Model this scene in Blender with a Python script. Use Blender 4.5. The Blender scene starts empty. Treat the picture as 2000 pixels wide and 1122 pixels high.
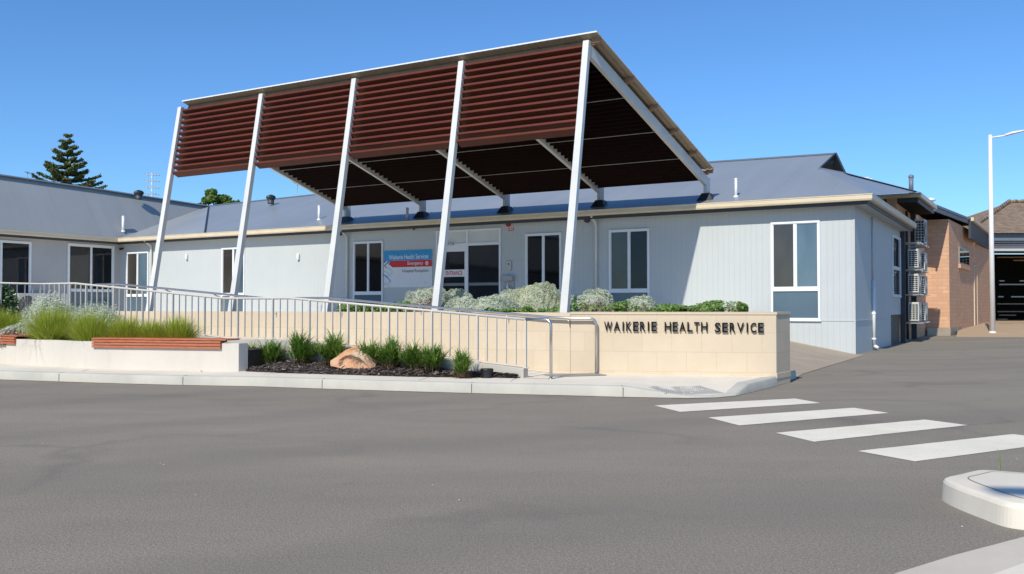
import bpy, math, random
import numpy as np
from mathutils import Vector, Matrix
random.seed(11)
rng = np.random.default_rng(5)
sc = bpy.context.scene
COL = sc.collection
# ------------------------------------------------------------------ survey helpers
F, H = 1765.0, 1.2
PITCH = math.atan(39 / F)
def ray(px, py):
    x = (px - 1000) / F; y = -(py - 561) / F
    return Vector((x, math.cos(PITCH) - y * math.sin(PITCH), math.sin(PITCH) + y * math.cos(PITCH)))
CAM = Vector((0, 0, H))
def gnd(px, py, z=0.0):
    r = ray(px, py); return CAM + r * ((z - H) / r.z)
def on(px, py, p0, n):
    r = ray(px, py); return CAM + r * ((Vector(p0) - CAM).dot(n) / r.dot(n))
def atY(px, py, Y):
    r = ray(px, py); return CAM + r * (Y / r.y)
ZU = Vector((0, 0, 1))
U = Vector((-.865, .503, 0)).normalized()      # along the main front, to the left
V = Vector((U.y, -U.x, 0))                     # away from the camera, across the building
N = -V; S = -U
C = Vector((8.655, 22.8, 0))                   # right front corner of the main wing
# ------------------------------------------------------------------ object helpers
def tag(o, label=None, cat=None, group=None, kind=None):
    if label: o['label'] = label
    if cat: o['category'] = cat
    if group: o['group'] = group
    if kind: o['kind'] = kind
    return o
def empty(name, loc, label, cat, group=None, rz=0.0):
    o = bpy.data.objects.new(name, None); COL.objects.link(o)
    o.location = loc; o.rotation_euler = (0, 0, rz); o.empty_display_size = .2
    return tag(o, label, cat, group)
def par(o, p):
    o.parent = p
    b = p.matrix_basis.copy()
    q = p.parent
    M = Matrix.Translation(p.location) @ p.rotation_euler.to_matrix().to_4x4()
    if q is None: o.matrix_parent_inverse = M.inverted()
class MB:
    def __init__(s): s.v = []; s.f = []; s.m = []; s.sm = []
    def add(s, vs, fs, mi=0, smooth=False):
        b = len(s.v); s.v += [Vector(v) for v in vs]
        for f in fs:
            s.f.append([b + i for i in f]); s.m.append(mi); s.sm.append(smooth)
        return s
    def box(s, p0, a, b, c, mi=0):
        p0, a, b, c = Vector(p0), Vector(a), Vector(b), Vector(c)
        if a.cross(b).dot(c) < 0: a, b = b, a
        vs = [p0, p0 + a, p0 + a + b, p0 + b, p0 + c, p0 + a + c, p0 + a + b + c, p0 + b + c]
        return s.add(vs, [(3, 2, 1, 0), (4, 5, 6, 7), (0, 1, 5, 4), (1, 2, 6, 5), (2, 3, 7, 6), (3, 0, 4, 7)], mi)
    def prism(s, poly, z0, z1, mi=0):
        poly = [Vector((p[0], p[1], 0)) for p in poly]
        A = sum(poly[i].x * poly[(i + 1) % len(poly)].y - poly[(i + 1) % len(poly)].x * poly[i].y for i in range(len(poly)))
        if A < 0: poly = poly[::-1]
        n = len(poly)
        vs = [(p.x, p.y, z0) for p in poly] + [(p.x, p.y, z1) for p in poly]
        fs = [tuple(range(n))[::-1], tuple(range(n, 2 * n))] + [(i, (i + 1) % n, n + (i + 1) % n, n + i) for i in range(n)]
        return s.add(vs, fs, mi)
    def hexa(s, b4, t4, mi=0):      # bottom and top quads
        vs = list(b4) + list(t4)
        return s.add(vs, [(3, 2, 1, 0), (4, 5, 6, 7), (0, 1, 5, 4), (1, 2, 6, 5), (2, 3, 7, 6), (3, 0, 4, 7)], mi)
    def tube(s, pts, r, n=10, mi=0, cap=True):
        pts = [Vector(p) for p in pts]; rs = r if isinstance(r, (list, tuple)) else [r] * len(pts)
        b = len(s.v); prev = None
        for i, p in enumerate(pts):
            d = (pts[min(i + 1, len(pts) - 1)] - pts[max(i - 1, 0)]).normalized()
            x = d.cross(ZU) if prev is None else prev - d * prev.dot(d)
            if x.length < 1e-4: x = d.cross(Vector((0, 1, 0)))
            x.normalize(); prev = x; y = d.cross(x)
            for k in range(n):
                a = 2 * math.pi * k / n
                s.v.append(p + (x * math.cos(a) + y * math.sin(a)) * rs[i])
        for i in range(len(pts) - 1):
            for k in range(n):
                s.f.append([b + i * n + k, b + i * n + (k + 1) % n, b + (i + 1) * n + (k + 1) % n, b + (i + 1) * n + k][::-1]); s.m.append(mi); s.sm.append(True)
        if cap:
            s.f.append([b + k for k in range(n)]); s.m.append(mi); s.sm.append(False)
            s.f.append([b + (len(pts) - 1) * n + k for k in range(n)][::-1]); s.m.append(mi); s.sm.append(False)
        return s
    def lathe(s, c, prof, n=24, mi=0, ax=ZU):
        c = Vector(c); ax = Vector(ax).normalized()
        x = ax.cross(Vector((0, 1, 0)) if abs(ax.y) < .9 else Vector((1, 0, 0))).normalized(); y = ax.cross(x)
        b = len(s.v)
        for r, h in prof:
            for k in range(n):
                a = 2 * math.pi * k / n
                s.v.append(c + ax * h + (x * math.cos(a) + y * math.sin(a)) * r)
        for i in range(len(prof) - 1):
            for k in range(n):
                s.f.append([b + i * n + k, b + i * n + (k + 1) % n, b + (i + 1) * n + (k + 1) % n, b + (i + 1) * n + k]); s.m.append(mi); s.sm.append(True)
        s.f.append([b + (len(prof) - 1) * n + k for k in range(n)]); s.m.append(mi); s.sm.append(False)
        return s
    def build(s, name, mats, parent=None, uvs=True, bevel=0.0):
        me = bpy.data.meshes.new(name)
        me.from_pydata([tuple(v) for v in s.v], [], s.f)
        mats = mats if isinstance(mats, (list, tuple)) else [mats]
        for m in mats: me.materials.append(m)
        me.polygons.foreach_set('material_index', s.m)
        me.polygons.foreach_set('use_smooth', s.sm)
        me.update()
        if uvs:
            uv = me.uv_layers.new(name='UVMap').data
            for p in me.polygons:
                n = p.normal
                t = ZU.cross(n)
                if t.length < .05: t = Vector((1, 0, 0))
                t.normalize(); w = n.cross(t)
                for li in p.loop_indices:
                    q = me.vertices[me.loops[li].vertex_index].co
                    uv[li].uv = (q.dot(t), q.dot(w) if abs(n.z) > .05 else q.z)
        o = bpy.data.objects.new(name, me); COL.objects.link(o)
        if parent is not None: par(o, parent)
        if bevel:
            b = o.modifiers.new('bevel', 'BEVEL'); b.width = bevel; b.segments = 2; b.limit_method = 'ANGLE'
        return o
class Fr:
    """a wall frame: a along, o outward, z up"""
    def __init__(s, O, a, o): s.O, s.a, s.o = Vector(O), Vector(a), Vector(o)
    def p(s, a, o, z): return s.O + s.a * a + s.o * o + ZU * z
    def at(s, px, py, o=0.0):
        q = on(px, py, s.O + s.o * o, s.o); d = q - s.O
        return d.dot(s.a), q.z
    def box(s, mb, a0, a1, o0, o1, z0, z1, mi=0):
        mb.box(s.p(a0, o0, z0), s.a * (a1 - a0), s.o * (o1 - o0), ZU * (z1 - z0), mi)
# ------------------------------------------------------------------ materials
def newmat(name):
    m = bpy.data.materials.new(name); m.use_nodes = True
    nt = m.node_tree; b = nt.nodes['Principled BSDF']
    return m, nt, b
def nd(nt, t, **k):
    n = nt.nodes.new(t)
    for a, v in k.items():
        if hasattr(n, a): setattr(n, a, v)
        else: n.inputs[a].default_value = v
    return n
def mix(nt, fac, a, b, bt='MIX'):
    n = nt.nodes.new('ShaderNodeMix'); n.data_type = 'RGBA'; n.blend_type = bt
    for i, v in ((0, fac), (6, a), (7, b)):
        if isinstance(v, (int, float)): n.inputs[i].default_value = v
        elif isinstance(v, (tuple, list)): n.inputs[i].default_value = (*v, 1) if len(v) == 3 else v
        else: nt.links.new(v, n.inputs[i])
    return n.outputs[2]
def math_(nt, op, a, b=0.0, c=0.0):
    n = nt.nodes.new('ShaderNodeMath'); n.operation = op
    for i, v in enumerate((a, b, c)):
        if isinstance(v, (int, float)): n.inputs[i].default_value = v
        else: nt.links.new(v, n.inputs[i])
    return n.outputs[0]
def ramp(nt, fac, a, b):
    n = nt.nodes.new('ShaderNodeMapRange'); nt.links.new(fac, n.inputs[0])
    n.inputs[1].default_value = a; n.inputs[2].default_value = b
    return n.outputs[0]
def noise(nt, scale, detail=4.0, rough=.55, vec=None, stretch=None, coord='Object'):
    tc = nt.nodes.new('ShaderNodeTexCoord')
    v = tc.outputs[coord] if vec is None else vec
    if stretch:
        mp = nt.nodes.new('ShaderNodeMapping'); mp.inputs['Scale'].default_value = stretch
        nt.links.new(v, mp.inputs[0]); v = mp.outputs[0]
    n = nt.nodes.new('ShaderNodeTexNoise'); n.inputs['Scale'].default_value = scale
    n.inputs['Detail'].default_value = detail; n.inputs['Roughness'].default_value = rough
    nt.links.new(v, n.inputs['Vector'])
    return n.outputs['Fac']
def bump(nt, b, h, strength=.3, dist=.01):
    n = nt.nodes.new('ShaderNodeBump'); n.inputs['Strength'].default_value = strength
    n.inputs['Distance'].default_value = dist
    nt.links.new(h, n.inputs['Height']); nt.links.new(n.outputs[0], b.inputs['Normal'])
def paint(name, c, rough=.5, var=.06, sc_=3.0, metal=0.0, bmp=0.0, bsc=60.0, spec=.5, coat=0.0, c2=None, stretch=None):
    m, nt, b = newmat(name)
    b.inputs['Roughness'].default_value = rough; b.inputs['Metallic'].default_value = metal
    b.inputs['Specular IOR Level'].default_value = spec; b.inputs['Coat Weight'].default_value = coat
    k2 = c2 if c2 else tuple(x * (1 - var * 2) for x in c)
    f = ramp(nt, noise(nt, sc_, 6, .6, stretch=stretch), .35, .65)
    nt.links.new(mix(nt, f, c, k2), b.inputs['Base Color'])
    if bmp: bump(nt, b, noise(nt, bsc, 3), bmp, .005)
    return m
def uvxy(nt):
    tc = nt.nodes.new('ShaderNodeTexCoord'); s = nt.nodes.new('ShaderNodeSeparateXYZ')
    nt.links.new(tc.outputs['UV'], s.inputs[0]); return tc.outputs['UV'], s.outputs[0], s.outputs[1]

M = {}
M['rail'] = paint('warm_grey_rail_paint', (.60, .57, .52), .4, .05, 2)
M['white'] = paint('white_powdercoat', (.80, .80, .80), .35, .02)
M['steel_paint'] = paint('pale_grey_steel_paint', (.68, .68, .645), .4, .05, 1.5)
M['dark_steel'] = paint('dark_slate_steel', (.045, .052, .062), .5, .1)
M['cream'] = paint('cream_gutter_paint', (.70, .60, .43), .4, .06, 2.0, stretch=(1, 1, 4))
M['soffit'] = paint('soffit_paint', (.50, .52, .53), .7, .03)
M['frame'] = paint('window_frame_white', (.80, .82, .84), .35, .02)
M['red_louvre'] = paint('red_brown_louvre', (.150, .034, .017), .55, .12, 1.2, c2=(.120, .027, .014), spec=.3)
M['red_slat_shaded'] = paint('shade_darkened_red_slat', (.020, .007, .005), .7, .1, spec=.2)  # ceiling shade put into the colour, far darker than the louvre red
M['timber'] = paint('oiled_timber', (.50, .165, .075), .55, .1, 2.0, c2=(.36, .105, .048), stretch=(4, 4, 40), bmp=.15, bsc=80)
M['purlin'] = paint('orange_brown_purlin', (.42, .24, .13), .6, .1)
M['sheet'] = paint('roof_sheet_underside', (.42, .33, .23), .5, .05)
M['galv'] = paint('galvanised_steel', (.50, .47, .43), .38, .06, 6, metal=.55)
M['stainless'] = paint('brushed_stainless', (.58, .57, .55), .28, .04, 8, metal=.9)
M['black'] = paint('black_plastic', (.012, .012, .013), .45, .1)
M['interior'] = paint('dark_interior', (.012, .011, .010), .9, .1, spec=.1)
M['grey_plastic'] = paint('grey_plastic', (.42, .42, .41), .4, .05)
M['ac'] = paint('ac_casing', (.60, .60, .56), .45, .06, 2)
M['red'] = paint('fire_red', (.42, .02, .02), .4, .05)
M['redsign'] = paint('sign_red', (.62, .014, .018), .4, .03)
M['blue'] = paint('sign_blue', (.02, .30, .60), .4, .03)
M['signgrey'] = paint('sign_pale', (.74, .77, .80), .4, .02)
M['signpale2'] = paint('sign_ribbon_grey', (.55, .60, .66), .4, .02)
M['textwhite'] = paint('sign_text_white', (.8, .82, .85), .5, .02)
M['textdark'] = paint('sign_text_dark', (.06, .065, .08), .5, .02)
M['letter'] = paint('letter_dark_bronze', (.006, .005, .005), .6, .1, spec=.2)
M['stud'] = paint('grey_stud', (.38, .37, .35), .6, .1)
M['flash'] = paint('dark_flashing', (.02, .025, .035), .5, .1)

def glass(name, c, rough=.03, c2=None, sc_=1.2, spec=.5):
    m, nt, b = newmat(name)
    b.inputs['Roughness'].default_value = rough
    b.inputs['Specular IOR Level'].default_value = spec
    f = ramp(nt, noise(nt, sc_, 3, .5, stretch=(1, 1, .4)), .35, .65)
    nt.links.new(mix(nt, f, c, c2 or tuple(x * .6 for x in c)), b.inputs['Base Color'])
    bump(nt, b, noise(nt, .9, 2), .02, .05)
    return m
M['glass_dark'] = glass('dark_window_glass', (.006, .006, .007), c2=(.003, .003, .004), spec=.3)
M['glass_brown'] = glass('curtained_window_glass', (.065, .060, .054), c2=(.040, .037, .034))
M['glass_sky_reflect'] = glass('painted_sky_reflection_glass', (.11, .17, .22), c2=(.06, .095, .13), spec=1.0)  # sky reflection painted into the pane's base colour
M['glass_door'] = glass('door_glass', (.008, .010, .013), c2=(.014, .018, .023), spec=.3)
M['spandrel'] = glass('slate_spandrel_panel', (.10, .155, .20), .12, c2=(.09, .14, .18))

# clad wall with vertical grooves
def clad():
    m, nt, b = newmat('grooved_wall_cladding')
    uv, u, v = uvxy(nt)
    fr = math_(nt, 'FRACT', math_(nt, 'DIVIDE', u, .15))
    d = math_(nt, 'ABSOLUTE', math_(nt, 'SUBTRACT', fr, .5))
    g = ramp(nt, d, .455, .49)
    base = mix(nt, ramp(nt, noise(nt, .8, 5), .3, .7), (.515, .55, .555), (.49, .525, .53))
    streak = ramp(nt, noise(nt, 1.0, 5, .6, stretch=(6, 6, .35)), .5, .8)
    base = mix(nt, math_(nt, 'MULTIPLY', streak, .07), base, (.38, .38, .36))
    nt.links.new(mix(nt, math_(nt, 'MULTIPLY', g, .22), base, (.25, .27, .28)), b.inputs['Base Color'])
    b.inputs['Roughness'].default_value = .55
    bump(nt, b, math_(nt, 'SUBTRACT', 1.0, g), .5, .006)
    return m
M['clad'] = clad()
M['render_wall'] = paint('smooth_painted_wall', (.47, .47, .475), .7, .04, .8)
def corr(name, c, pitch, amp=.5, rough=.4, metal=0.0):
    m, nt, b = newmat(name)
    uv, u, v = uvxy(nt)
    s = math_(nt, 'SINE', math_(nt, 'MULTIPLY', u, 2 * math.pi / pitch))
    f = ramp(nt, noise(nt, .25, 5, .6), .3, .7)
    st = ramp(nt, noise(nt, .6, 5, .6, vec=uv, stretch=(1.6, .12, 1)), .45, .75)
    base = mix(nt, f, c, tuple(x * .86 for x in c))
    base = mix(nt, math_(nt, 'MULTIPLY', st, .22), base, tuple(x * 1.35 for x in c))
    # sheet lap lines
    lf = math_(nt, 'ABSOLUTE', math_(nt, 'SUBTRACT', math_(nt, 'FRACT', math_(nt, 'DIVIDE', u, .762 * 2)), .5))
    lap = ramp(nt, lf, .492, .499)
    base = mix(nt, math_(nt, 'MULTIPLY', lap, .35), base, tuple(x * .5 for x in c))
    nt.links.new(base, b.inputs['Base Color'])
    b.inputs['Roughness'].default_value = rough; b.inputs['Metallic'].default_value = metal
    bump(nt, b, s, amp, .012)
    return m
M['roof'] = corr('slate_blue_corrugated_roof', (.26, .285, .305), .076, .12, .34)
M['roof_wing_sheen'] = corr('sheen_lightened_corrugated_roof', (.32, .345, .355), .076, .08, .34)  # grazing sheen of the wing roof painted in as a lighter base colour
M['roof_cap'] = paint('roof_ridge_capping', (.15, .18, .215), .45, .05)
def brick(name, bw, bh, c1, c2, mortar, msize, rough=.85, off=.5, bm=.4, zoff=0.0, pits=False):
    m, nt, b = newmat(name)
    uv, u, v = uvxy(nt)
    mp = nt.nodes.new('ShaderNodeMapping'); mp.inputs['Location'].default_value = (0.13, -zoff, 0)
    nt.links.new(uv, mp.inputs[0])
    bt = nt.nodes.new('ShaderNodeTexBrick'); nt.links.new(mp.outputs[0], bt.inputs['Vector'])
    bt.offset = off
    for k, x in (('Color1', (*c1, 1)), ('Color2', (*c2, 1)), ('Mortar', (*mortar, 1)), ('Scale', 1.0), ('Mortar Size', msize), ('Mortar Smooth', .2), ('Bias', 0.0), ('Brick Width', bw), ('Row Height', bh)):
        bt.inputs[k].default_value = x
    col = bt.outputs['Color']
    n1 = noise(nt, 3.0, 6, .65); n2 = noise(nt, 28.0, 5, .7)
    col = mix(nt, math_(nt, 'MULTIPLY', ramp(nt, n1, .35, .7), .35), col, tuple(x * .85 for x in c2))
    if pits:
        p = ramp(nt, n2, .66, .74)
        p2 = ramp(nt, noise(nt, 2.2, 3), .5, .62)
        col = mix(nt, math_(nt, 'MULTIPLY', math_(nt, 'MULTIPLY', p, p2), .6), col, (.50, .27, .12))
        p3 = ramp(nt, noise(nt, 7.0, 4, .7), .66, .8)
        col = mix(nt, math_(nt, 'MULTIPLY', p3, .45), col, (.66, .43, .24))
    nt.links.new(col, b.inputs['Base Color']); b.inputs['Roughness'].default_value = rough
    b.inputs['Specular IOR Level'].default_value = .2
    h = math_(nt, 'ADD', math_(nt, 'MULTIPLY', bt.outputs['Fac'], -1.0), math_(nt, 'MULTIPLY', n2, .35))
    bump(nt, b, h, bm, .006)
    return m
M['lime'] = brick('limestone_blocks', .455, .307, (.64, .535, .395), (.60, .495, .36), (.55, .42, .29), .004, zoff=.19, pits=True, bm=.25)
M['brick'] = brick('salmon_brick', .40, .16, (.70, .42, .26), (.60, .345, .21), (.50, .36, .27), .014, bm=.7)
M['greybrick'] = brick('grey_brick_plinth', .24, .086, (.20, .18, .15), (.17, .15, .13), (.15, .13, .11), .009, bm=.6)
def tile():
    m, nt, b = newmat('brown_roof_tiles')
    uv, u, v = uvxy(nt)
    bt = nt.nodes.new('ShaderNodeTexBrick'); nt.links.new(uv, bt.inputs['Vector']); bt.offset = .0
    for k, x in (('Color1', (.36, .26, .165, 1)), ('Color2', (.24, .17, .11, 1)), ('Mortar', (.05, .035, .025, 1)), ('Scale', 1.0), ('Mortar Size', .028), ('Mortar Smooth', .6), ('Brick Width', .30), ('Row Height', .33)):
        bt.inputs[k].default_value = x
    nt.links.new(mix(nt, math_(nt, 'MULTIPLY', ramp(nt, noise(nt, 1.5, 5), .4, .7), .4), bt.outputs['Color'], (.30, .22, .15)), b.inputs['Base Color'])
    b.inputs['Roughness'].default_value = .8
    s = math_(nt, 'FRACT', math_(nt, 'DIVIDE', v, .33))
    su = math_(nt, 'SINE', math_(nt, 'MULTIPLY', u, 2 * math.pi / .30))
    bump(nt, b, math_(nt, 'ADD', math_(nt, 'SUBTRACT', 1.0, s), math_(nt, 'MULTIPLY', su, .5)), .9, .05)
    return m
M['tile'] = tile()
def asphalt():
    m, nt, b = newmat('worn_asphalt')
    tc = nt.nodes.new('ShaderNodeTexCoord')
    big = noise(nt, .16, 5, .55, stretch=(.35, 1.9, 1)); mid = noise(nt, 1.1, 6, .6, stretch=(.6, 1.5, 1))
    fine = noise(nt, 55.0, 4, .8); speck = noise(nt, 120.0, 2, .5)
    col = mix(nt, ramp(nt, big, .38, .62), (.312, .278, .222), (.255, .228, .182))
    col = mix(nt, math_(nt, 'MULTIPLY', ramp(nt, mid, .35, .7), .4), col, (.188, .167, .138))
    col = mix(nt, math_(nt, 'MULTIPLY', ramp(nt, fine, .42, .60), .50), col, (.118, .104, .086))
    col = mix(nt, math_(nt, 'MULTIPLY', ramp(nt, speck, .55, .66), .55), col, (.52, .47, .39))
    w = nt.nodes.new('ShaderNodeTexWave'); w.inputs['Scale'].default_value = .11; w.inputs['Distortion'].default_value = 7.0
    w.inputs['Detail'].default_value = 3; w.inputs['Detail Scale'].default_value = .7
    mp = nt.nodes.new('ShaderNodeMapping'); mp.inputs['Rotation'].default_value = (0, 0, 1.15); nt.links.new(tc.outputs['Object'], mp.inputs[0]); nt.links.new(mp.outputs[0], w.inputs['Vector'])
    col = mix(nt, math_(nt, 'MULTIPLY', ramp(nt, w.outputs['Fac'], .74, 1.0), .26), col, (.165, .146, .132))
    # faint sinuous scuff and crack lines
    nz = nt.nodes.new('ShaderNodeTexNoise'); nz.inputs['Scale'].default_value = .7; nz.inputs['Detail'].default_value = 5; nt.links.new(tc.outputs['Object'], nz.inputs['Vector'])
    vm = nt.nodes.new('ShaderNodeVectorMath'); vm.operation = 'MULTIPLY_ADD'; nt.links.new(nz.outputs['Color'], vm.inputs[0]); vm.inputs[1].default_value = (2.2, 2.2, 0); nt.links.new(tc.outputs['Object'], vm.inputs[2])
    vo = nt.nodes.new('ShaderNodeTexVoronoi'); vo.feature = 'DISTANCE_TO_EDGE'; vo.inputs['Scale'].default_value = .28; nt.links.new(vm.outputs[0], vo.inputs['Vector'])
    line = math_(nt, 'MULTIPLY', ramp(nt, vo.outputs['Distance'], .030, .0), ramp(nt, noise(nt, .33, 3), .46, .60))
    col = mix(nt, math_(nt, 'MULTIPLY', line, .24), col, (.085, .076, .070))
    # oil spots
    vs = nt.nodes.new('ShaderNodeTexVoronoi'); vs.inputs['Scale'].default_value = .45; nt.links.new(vm.outputs[0], vs.inputs['Vector'])
    col = mix(nt, math_(nt, 'MULTIPLY', ramp(nt, vs.outputs['Distance'], .14, .05), .10), col, (.09, .08, .075))
    vo = nt.nodes.new('ShaderNodeTexVoronoi'); vo.inputs['Scale'].default_value = 3.1; nt.links.new(tc.outputs['Object'], vo.inputs['Vector'])
    col = mix(nt, math_(nt, 'MULTIPLY', ramp(nt, vo.outputs['Distance'], .016, .009), .5), col, (.55, .50, .44))
    nt.links.new(col, b.inputs['Base Color']); b.inputs['Roughness'].default_value = .9; b.inputs['Specular IOR Level'].default_value = .2
    bump(nt, b, math_(nt, 'ADD', fine, math_(nt, 'MULTIPLY', speck, .6)), .6, .008)
    return m
M['asphalt'] = asphalt()
def concrete(name, c, c2, stain=(.45, .42, .36), sfac=.25, bm=.25):
    m, nt, b = newmat(name)
    col = mix(nt, ramp(nt, noise(nt, 1.3, 6, .6), .35, .68), c, c2)
    col = mix(nt, math_(nt, 'MULTIPLY', ramp(nt, noise(nt, .55, 5, .65), .52, .75), sfac), col, stain)
    col = mix(nt, math_(nt, 'MULTIPLY', ramp(nt, noise(nt, 70, 3, .7), .5, .8), .18), col, tuple(x * .72 for x in c2))
    col = mix(nt, math_(nt, 'MULTIPLY', ramp(nt, noise(nt, 5.0, 5, .65, stretch=(1, 1, .12)), .50, .72), .22), col, tuple(x * .80 for x in c2))
    col = mix(nt, math_(nt, 'MULTIPLY', ramp(nt, noise(nt, 22, 3, .8), .70, .76), .35), col, tuple(x * .5 for x in c2))
    nt.links.new(col, b.inputs['Base Color']); b.inputs['Roughness'].default_value = .85; b.inputs['Specular IOR Level'].default_value = .25
    bump(nt, b, noise(nt, 90, 4, .7), bm, .004)
    return m
M['path'] = concrete('pale_path_concrete', (.76, .70, .585), (.68, .63, .52))
M['kerb'] = concrete('kerb_concrete', (.535, .51, .435), (.44, .43, .375), stain=(.32, .345, .33), sfac=.4)
M['planter'] = concrete('smooth_planter_concrete', (.62, .575, .51), (.57, .535, .475), sfac=.12)
M['kerbgrey'] = concrete('ramp_kerb_concrete', (.50, .475, .415), (.44, .42, .37))
M['edgeconc'] = concrete('tan_edge_concrete', (.62, .56, .46), (.55, .50, .41))
M['brownconc'] = concrete('weathered_apron_concrete', (.40, .34, .26), (.34, .285, .22))
M['tanconc'] = concrete('tan_pavement_concrete', (.46, .34, .22), (.40, .30, .20))
def zebra():
    m, nt, b = newmat('worn_road_marking')
    col = mix(nt, ramp(nt, noise(nt, 1.6, 6, .6), .35, .7), (.82, .76, .62), (.72, .67, .55))
    col = mix(nt, math_(nt, 'MULTIPLY', ramp(nt, noise(nt, .9, 5, .7, stretch=(.5, 2.5, 1)), .54, .72), .3), col, (.42, .38, .33))
    wear = ramp(nt, noise(nt, 38, 5, .8), .60, .68)
    col = mix(nt, math_(nt, 'MULTIPLY', wear, .75), col, (.24, .21, .185))
    nt.links.new(col, b.inputs['Base Color']); b.inputs['Roughness'].default_value = .8
    bump(nt, b, noise(nt, 60, 4, .8), .5, .004)
    return m
M['zebra'] = zebra()
M["grit"] = paint("kerbside_grit", (.17, .12, .085), .95, .25, 9, c2=(.26, .21, .165), bmp=.6, bsc=60)
M['joint'] = paint('joint_dark', (.10, .09, .08), .9, .1)
M['soil'] = paint('garden_soil', (.06, .045, .033), .95, .2, 8, bmp=.6, bsc=30)
M['mulch'] = paint('bark_mulch_bed', (.085, .065, .06), .95, .2, 14, c2=(.035, .027, .026), bmp=.9, bsc=45)
def rnd(name, cols, rough=.65, trans=.0, spec=.25):
    m, nt, b = newmat(name)
    g = nt.nodes.new('ShaderNodeNewGeometry')
    cr = nt.nodes.new('ShaderNodeValToRGB'); nt.links.new(g.outputs['Random Per Island'], cr.inputs[0])
    el = cr.color_ramp.elements
    el[0].position = 0; el[0].color = (*cols[0], 1); el[1].position = 1; el[1].color = (*cols[-1], 1)
    for i, c in enumerate(cols[1:-1]):
        e = el.new((i + 1) / (len(cols) - 1)); e.color = (*c, 1)
    nt.links.new(cr.outputs[0], b.inputs['Base Color'])
    b.inputs['Roughness'].default_value = rough; b.inputs['Specular IOR Level'].default_value = spec
    if trans:
        tr = nt.nodes.new('ShaderNodeBsdfTranslucent'); nt.links.new(cr.outputs[0], tr.inputs[0])
        ms = nt.nodes.new('ShaderNodeMixShader'); ms.inputs[0].default_value = trans
        out = nt.nodes['Material Output']
        nt.links.new(b.outputs[0], ms.inputs[1]); nt.links.new(tr.outputs[0], ms.inputs[2]); nt.links.new(ms.outputs[0], out.inputs[0])
    return m
M['chips'] = rnd('bark_chips', [(.04, .03, .03), (.09, .07, .066), (.16, .13, .12), (.075, .058, .056), (.34, .28, .24)], .9)
M['tussock'] = rnd('lime_tussock_blades', [(.20, .29, .02), (.36, .45, .035), (.48, .52, .06), (.26, .37, .03), (.58, .54, .14)], .55, .3)
M['strap'] = rnd('green_strap_leaves', [(.08, .18, .025), (.14, .27, .035), (.23, .37, .06), (.11, .22, .03), (.38, .44, .13)], .42, .2, .4)
M['dryblade'] = rnd('dry_blades', [(.20, .13, .07), (.33, .22, .13), (.12, .07, .05)], .8)
M['silver'] = rnd('silver_foliage', [(.54, .60, .46), (.60, .65, .51), (.66, .70, .57), (.57, .62, .49)], .8, .3)
M['silver2'] = rnd('yellowish_silver_foliage', [(.56, .61, .42), (.66, .70, .50), (.72, .73, .56), (.60, .64, .46)], .8, .3)
M['dry'] = rnd('dry_twiggy_foliage', [(.32, .26, .21), (.46, .38, .31), (.25, .20, .165), (.40, .35, .28)], .9)
M['cover'] = rnd('groundcover_leaves', [(.08, .18, .035), (.14, .26, .055), (.19, .31, .07), (.30, .36, .15)], .5, .2)
M['darkleaf'] = rnd('dark_shrub_leaves', [(.05, .10, .035), (.09, .16, .065), (.15, .23, .11), (.28, .34, .22)], .5, .15)
M['pine'] = rnd('pine_needles', [(.09, .13, .05), (.15, .185, .065), (.21, .22, .085), (.11, .15, .055)], .7)
M['treeleaf'] = rnd('tree_leaves', [(.09, .16, .03), (.14, .24, .05), (.22, .32, .08)], .55, .25)
M['bark'] = paint('bark', (.07, .05, .038), .9, .2, 6, bmp=.6, bsc=20)

# ------------------------------------------------------------------ camera, light, sky
cam = bpy.data.cameras.new('camera'); co = bpy.data.objects.new('camera', cam); COL.objects.link(co)
co.location = CAM; co.rotation_euler = (math.pi / 2 + PITCH, 0, 0)
cam.sensor_width = 36; cam.lens = F / 2000 * 36; cam.clip_end = 3000; cam.clip_start = .05
sc.camera = co
TANE = .88
sh = (N + S * .068).normalized(); sun_dir = Vector((sh.x, sh.y, TANE)).normalized()
sl = bpy.data.lights.new('sun', 'SUN'); sl.energy = 4.5; sl.angle = math.radians(.53); sl.color = (1, .925, .79)
so = bpy.data.objects.new('sun', sl); COL.objects.link(so)
so.rotation_euler = (-sun_dir).to_track_quat('-Z', 'Y').to_euler(); so.location = (0, 0, 50)
w = bpy.data.worlds.new('World'); sc.world = w; w.use_nodes = True
nt = w.node_tree; bg = nt.nodes['Background']
sky = nt.nodes.new('ShaderNodeTexSky'); sky.sky_type = 'NISHITA'; sky.sun_disc = False
sky.sun_elevation = math.asin(sun_dir.z); sky.sun_rotation = math.atan2(sun_dir.x, sun_dir.y)
sky.altitude = 0; sky.air_density = 1.0; sky.dust_density = .2; sky.ozone_density = 5.0
nt.links.new(mix(nt, 1.0, sky.outputs[0], (.56, .815, 1.04), 'MULTIPLY'), bg.inputs[0]); bg.inputs[1].default_value = .15
sc.view_settings.view_transform = 'Standard'; sc.view_settings.look = 'None'
sc.view_settings.exposure = 0.0; sc.view_settings.gamma = 1

# ------------------------------------------------------------------ ground
g = MB(); g.add([(-500, -500, 0), (500, -500, 0), (500, 500, 0), (-500, 500, 0)], [(0, 1, 2, 3)])
tag(g.build('asphalt_ground', M['asphalt']), kind='structure')
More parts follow.
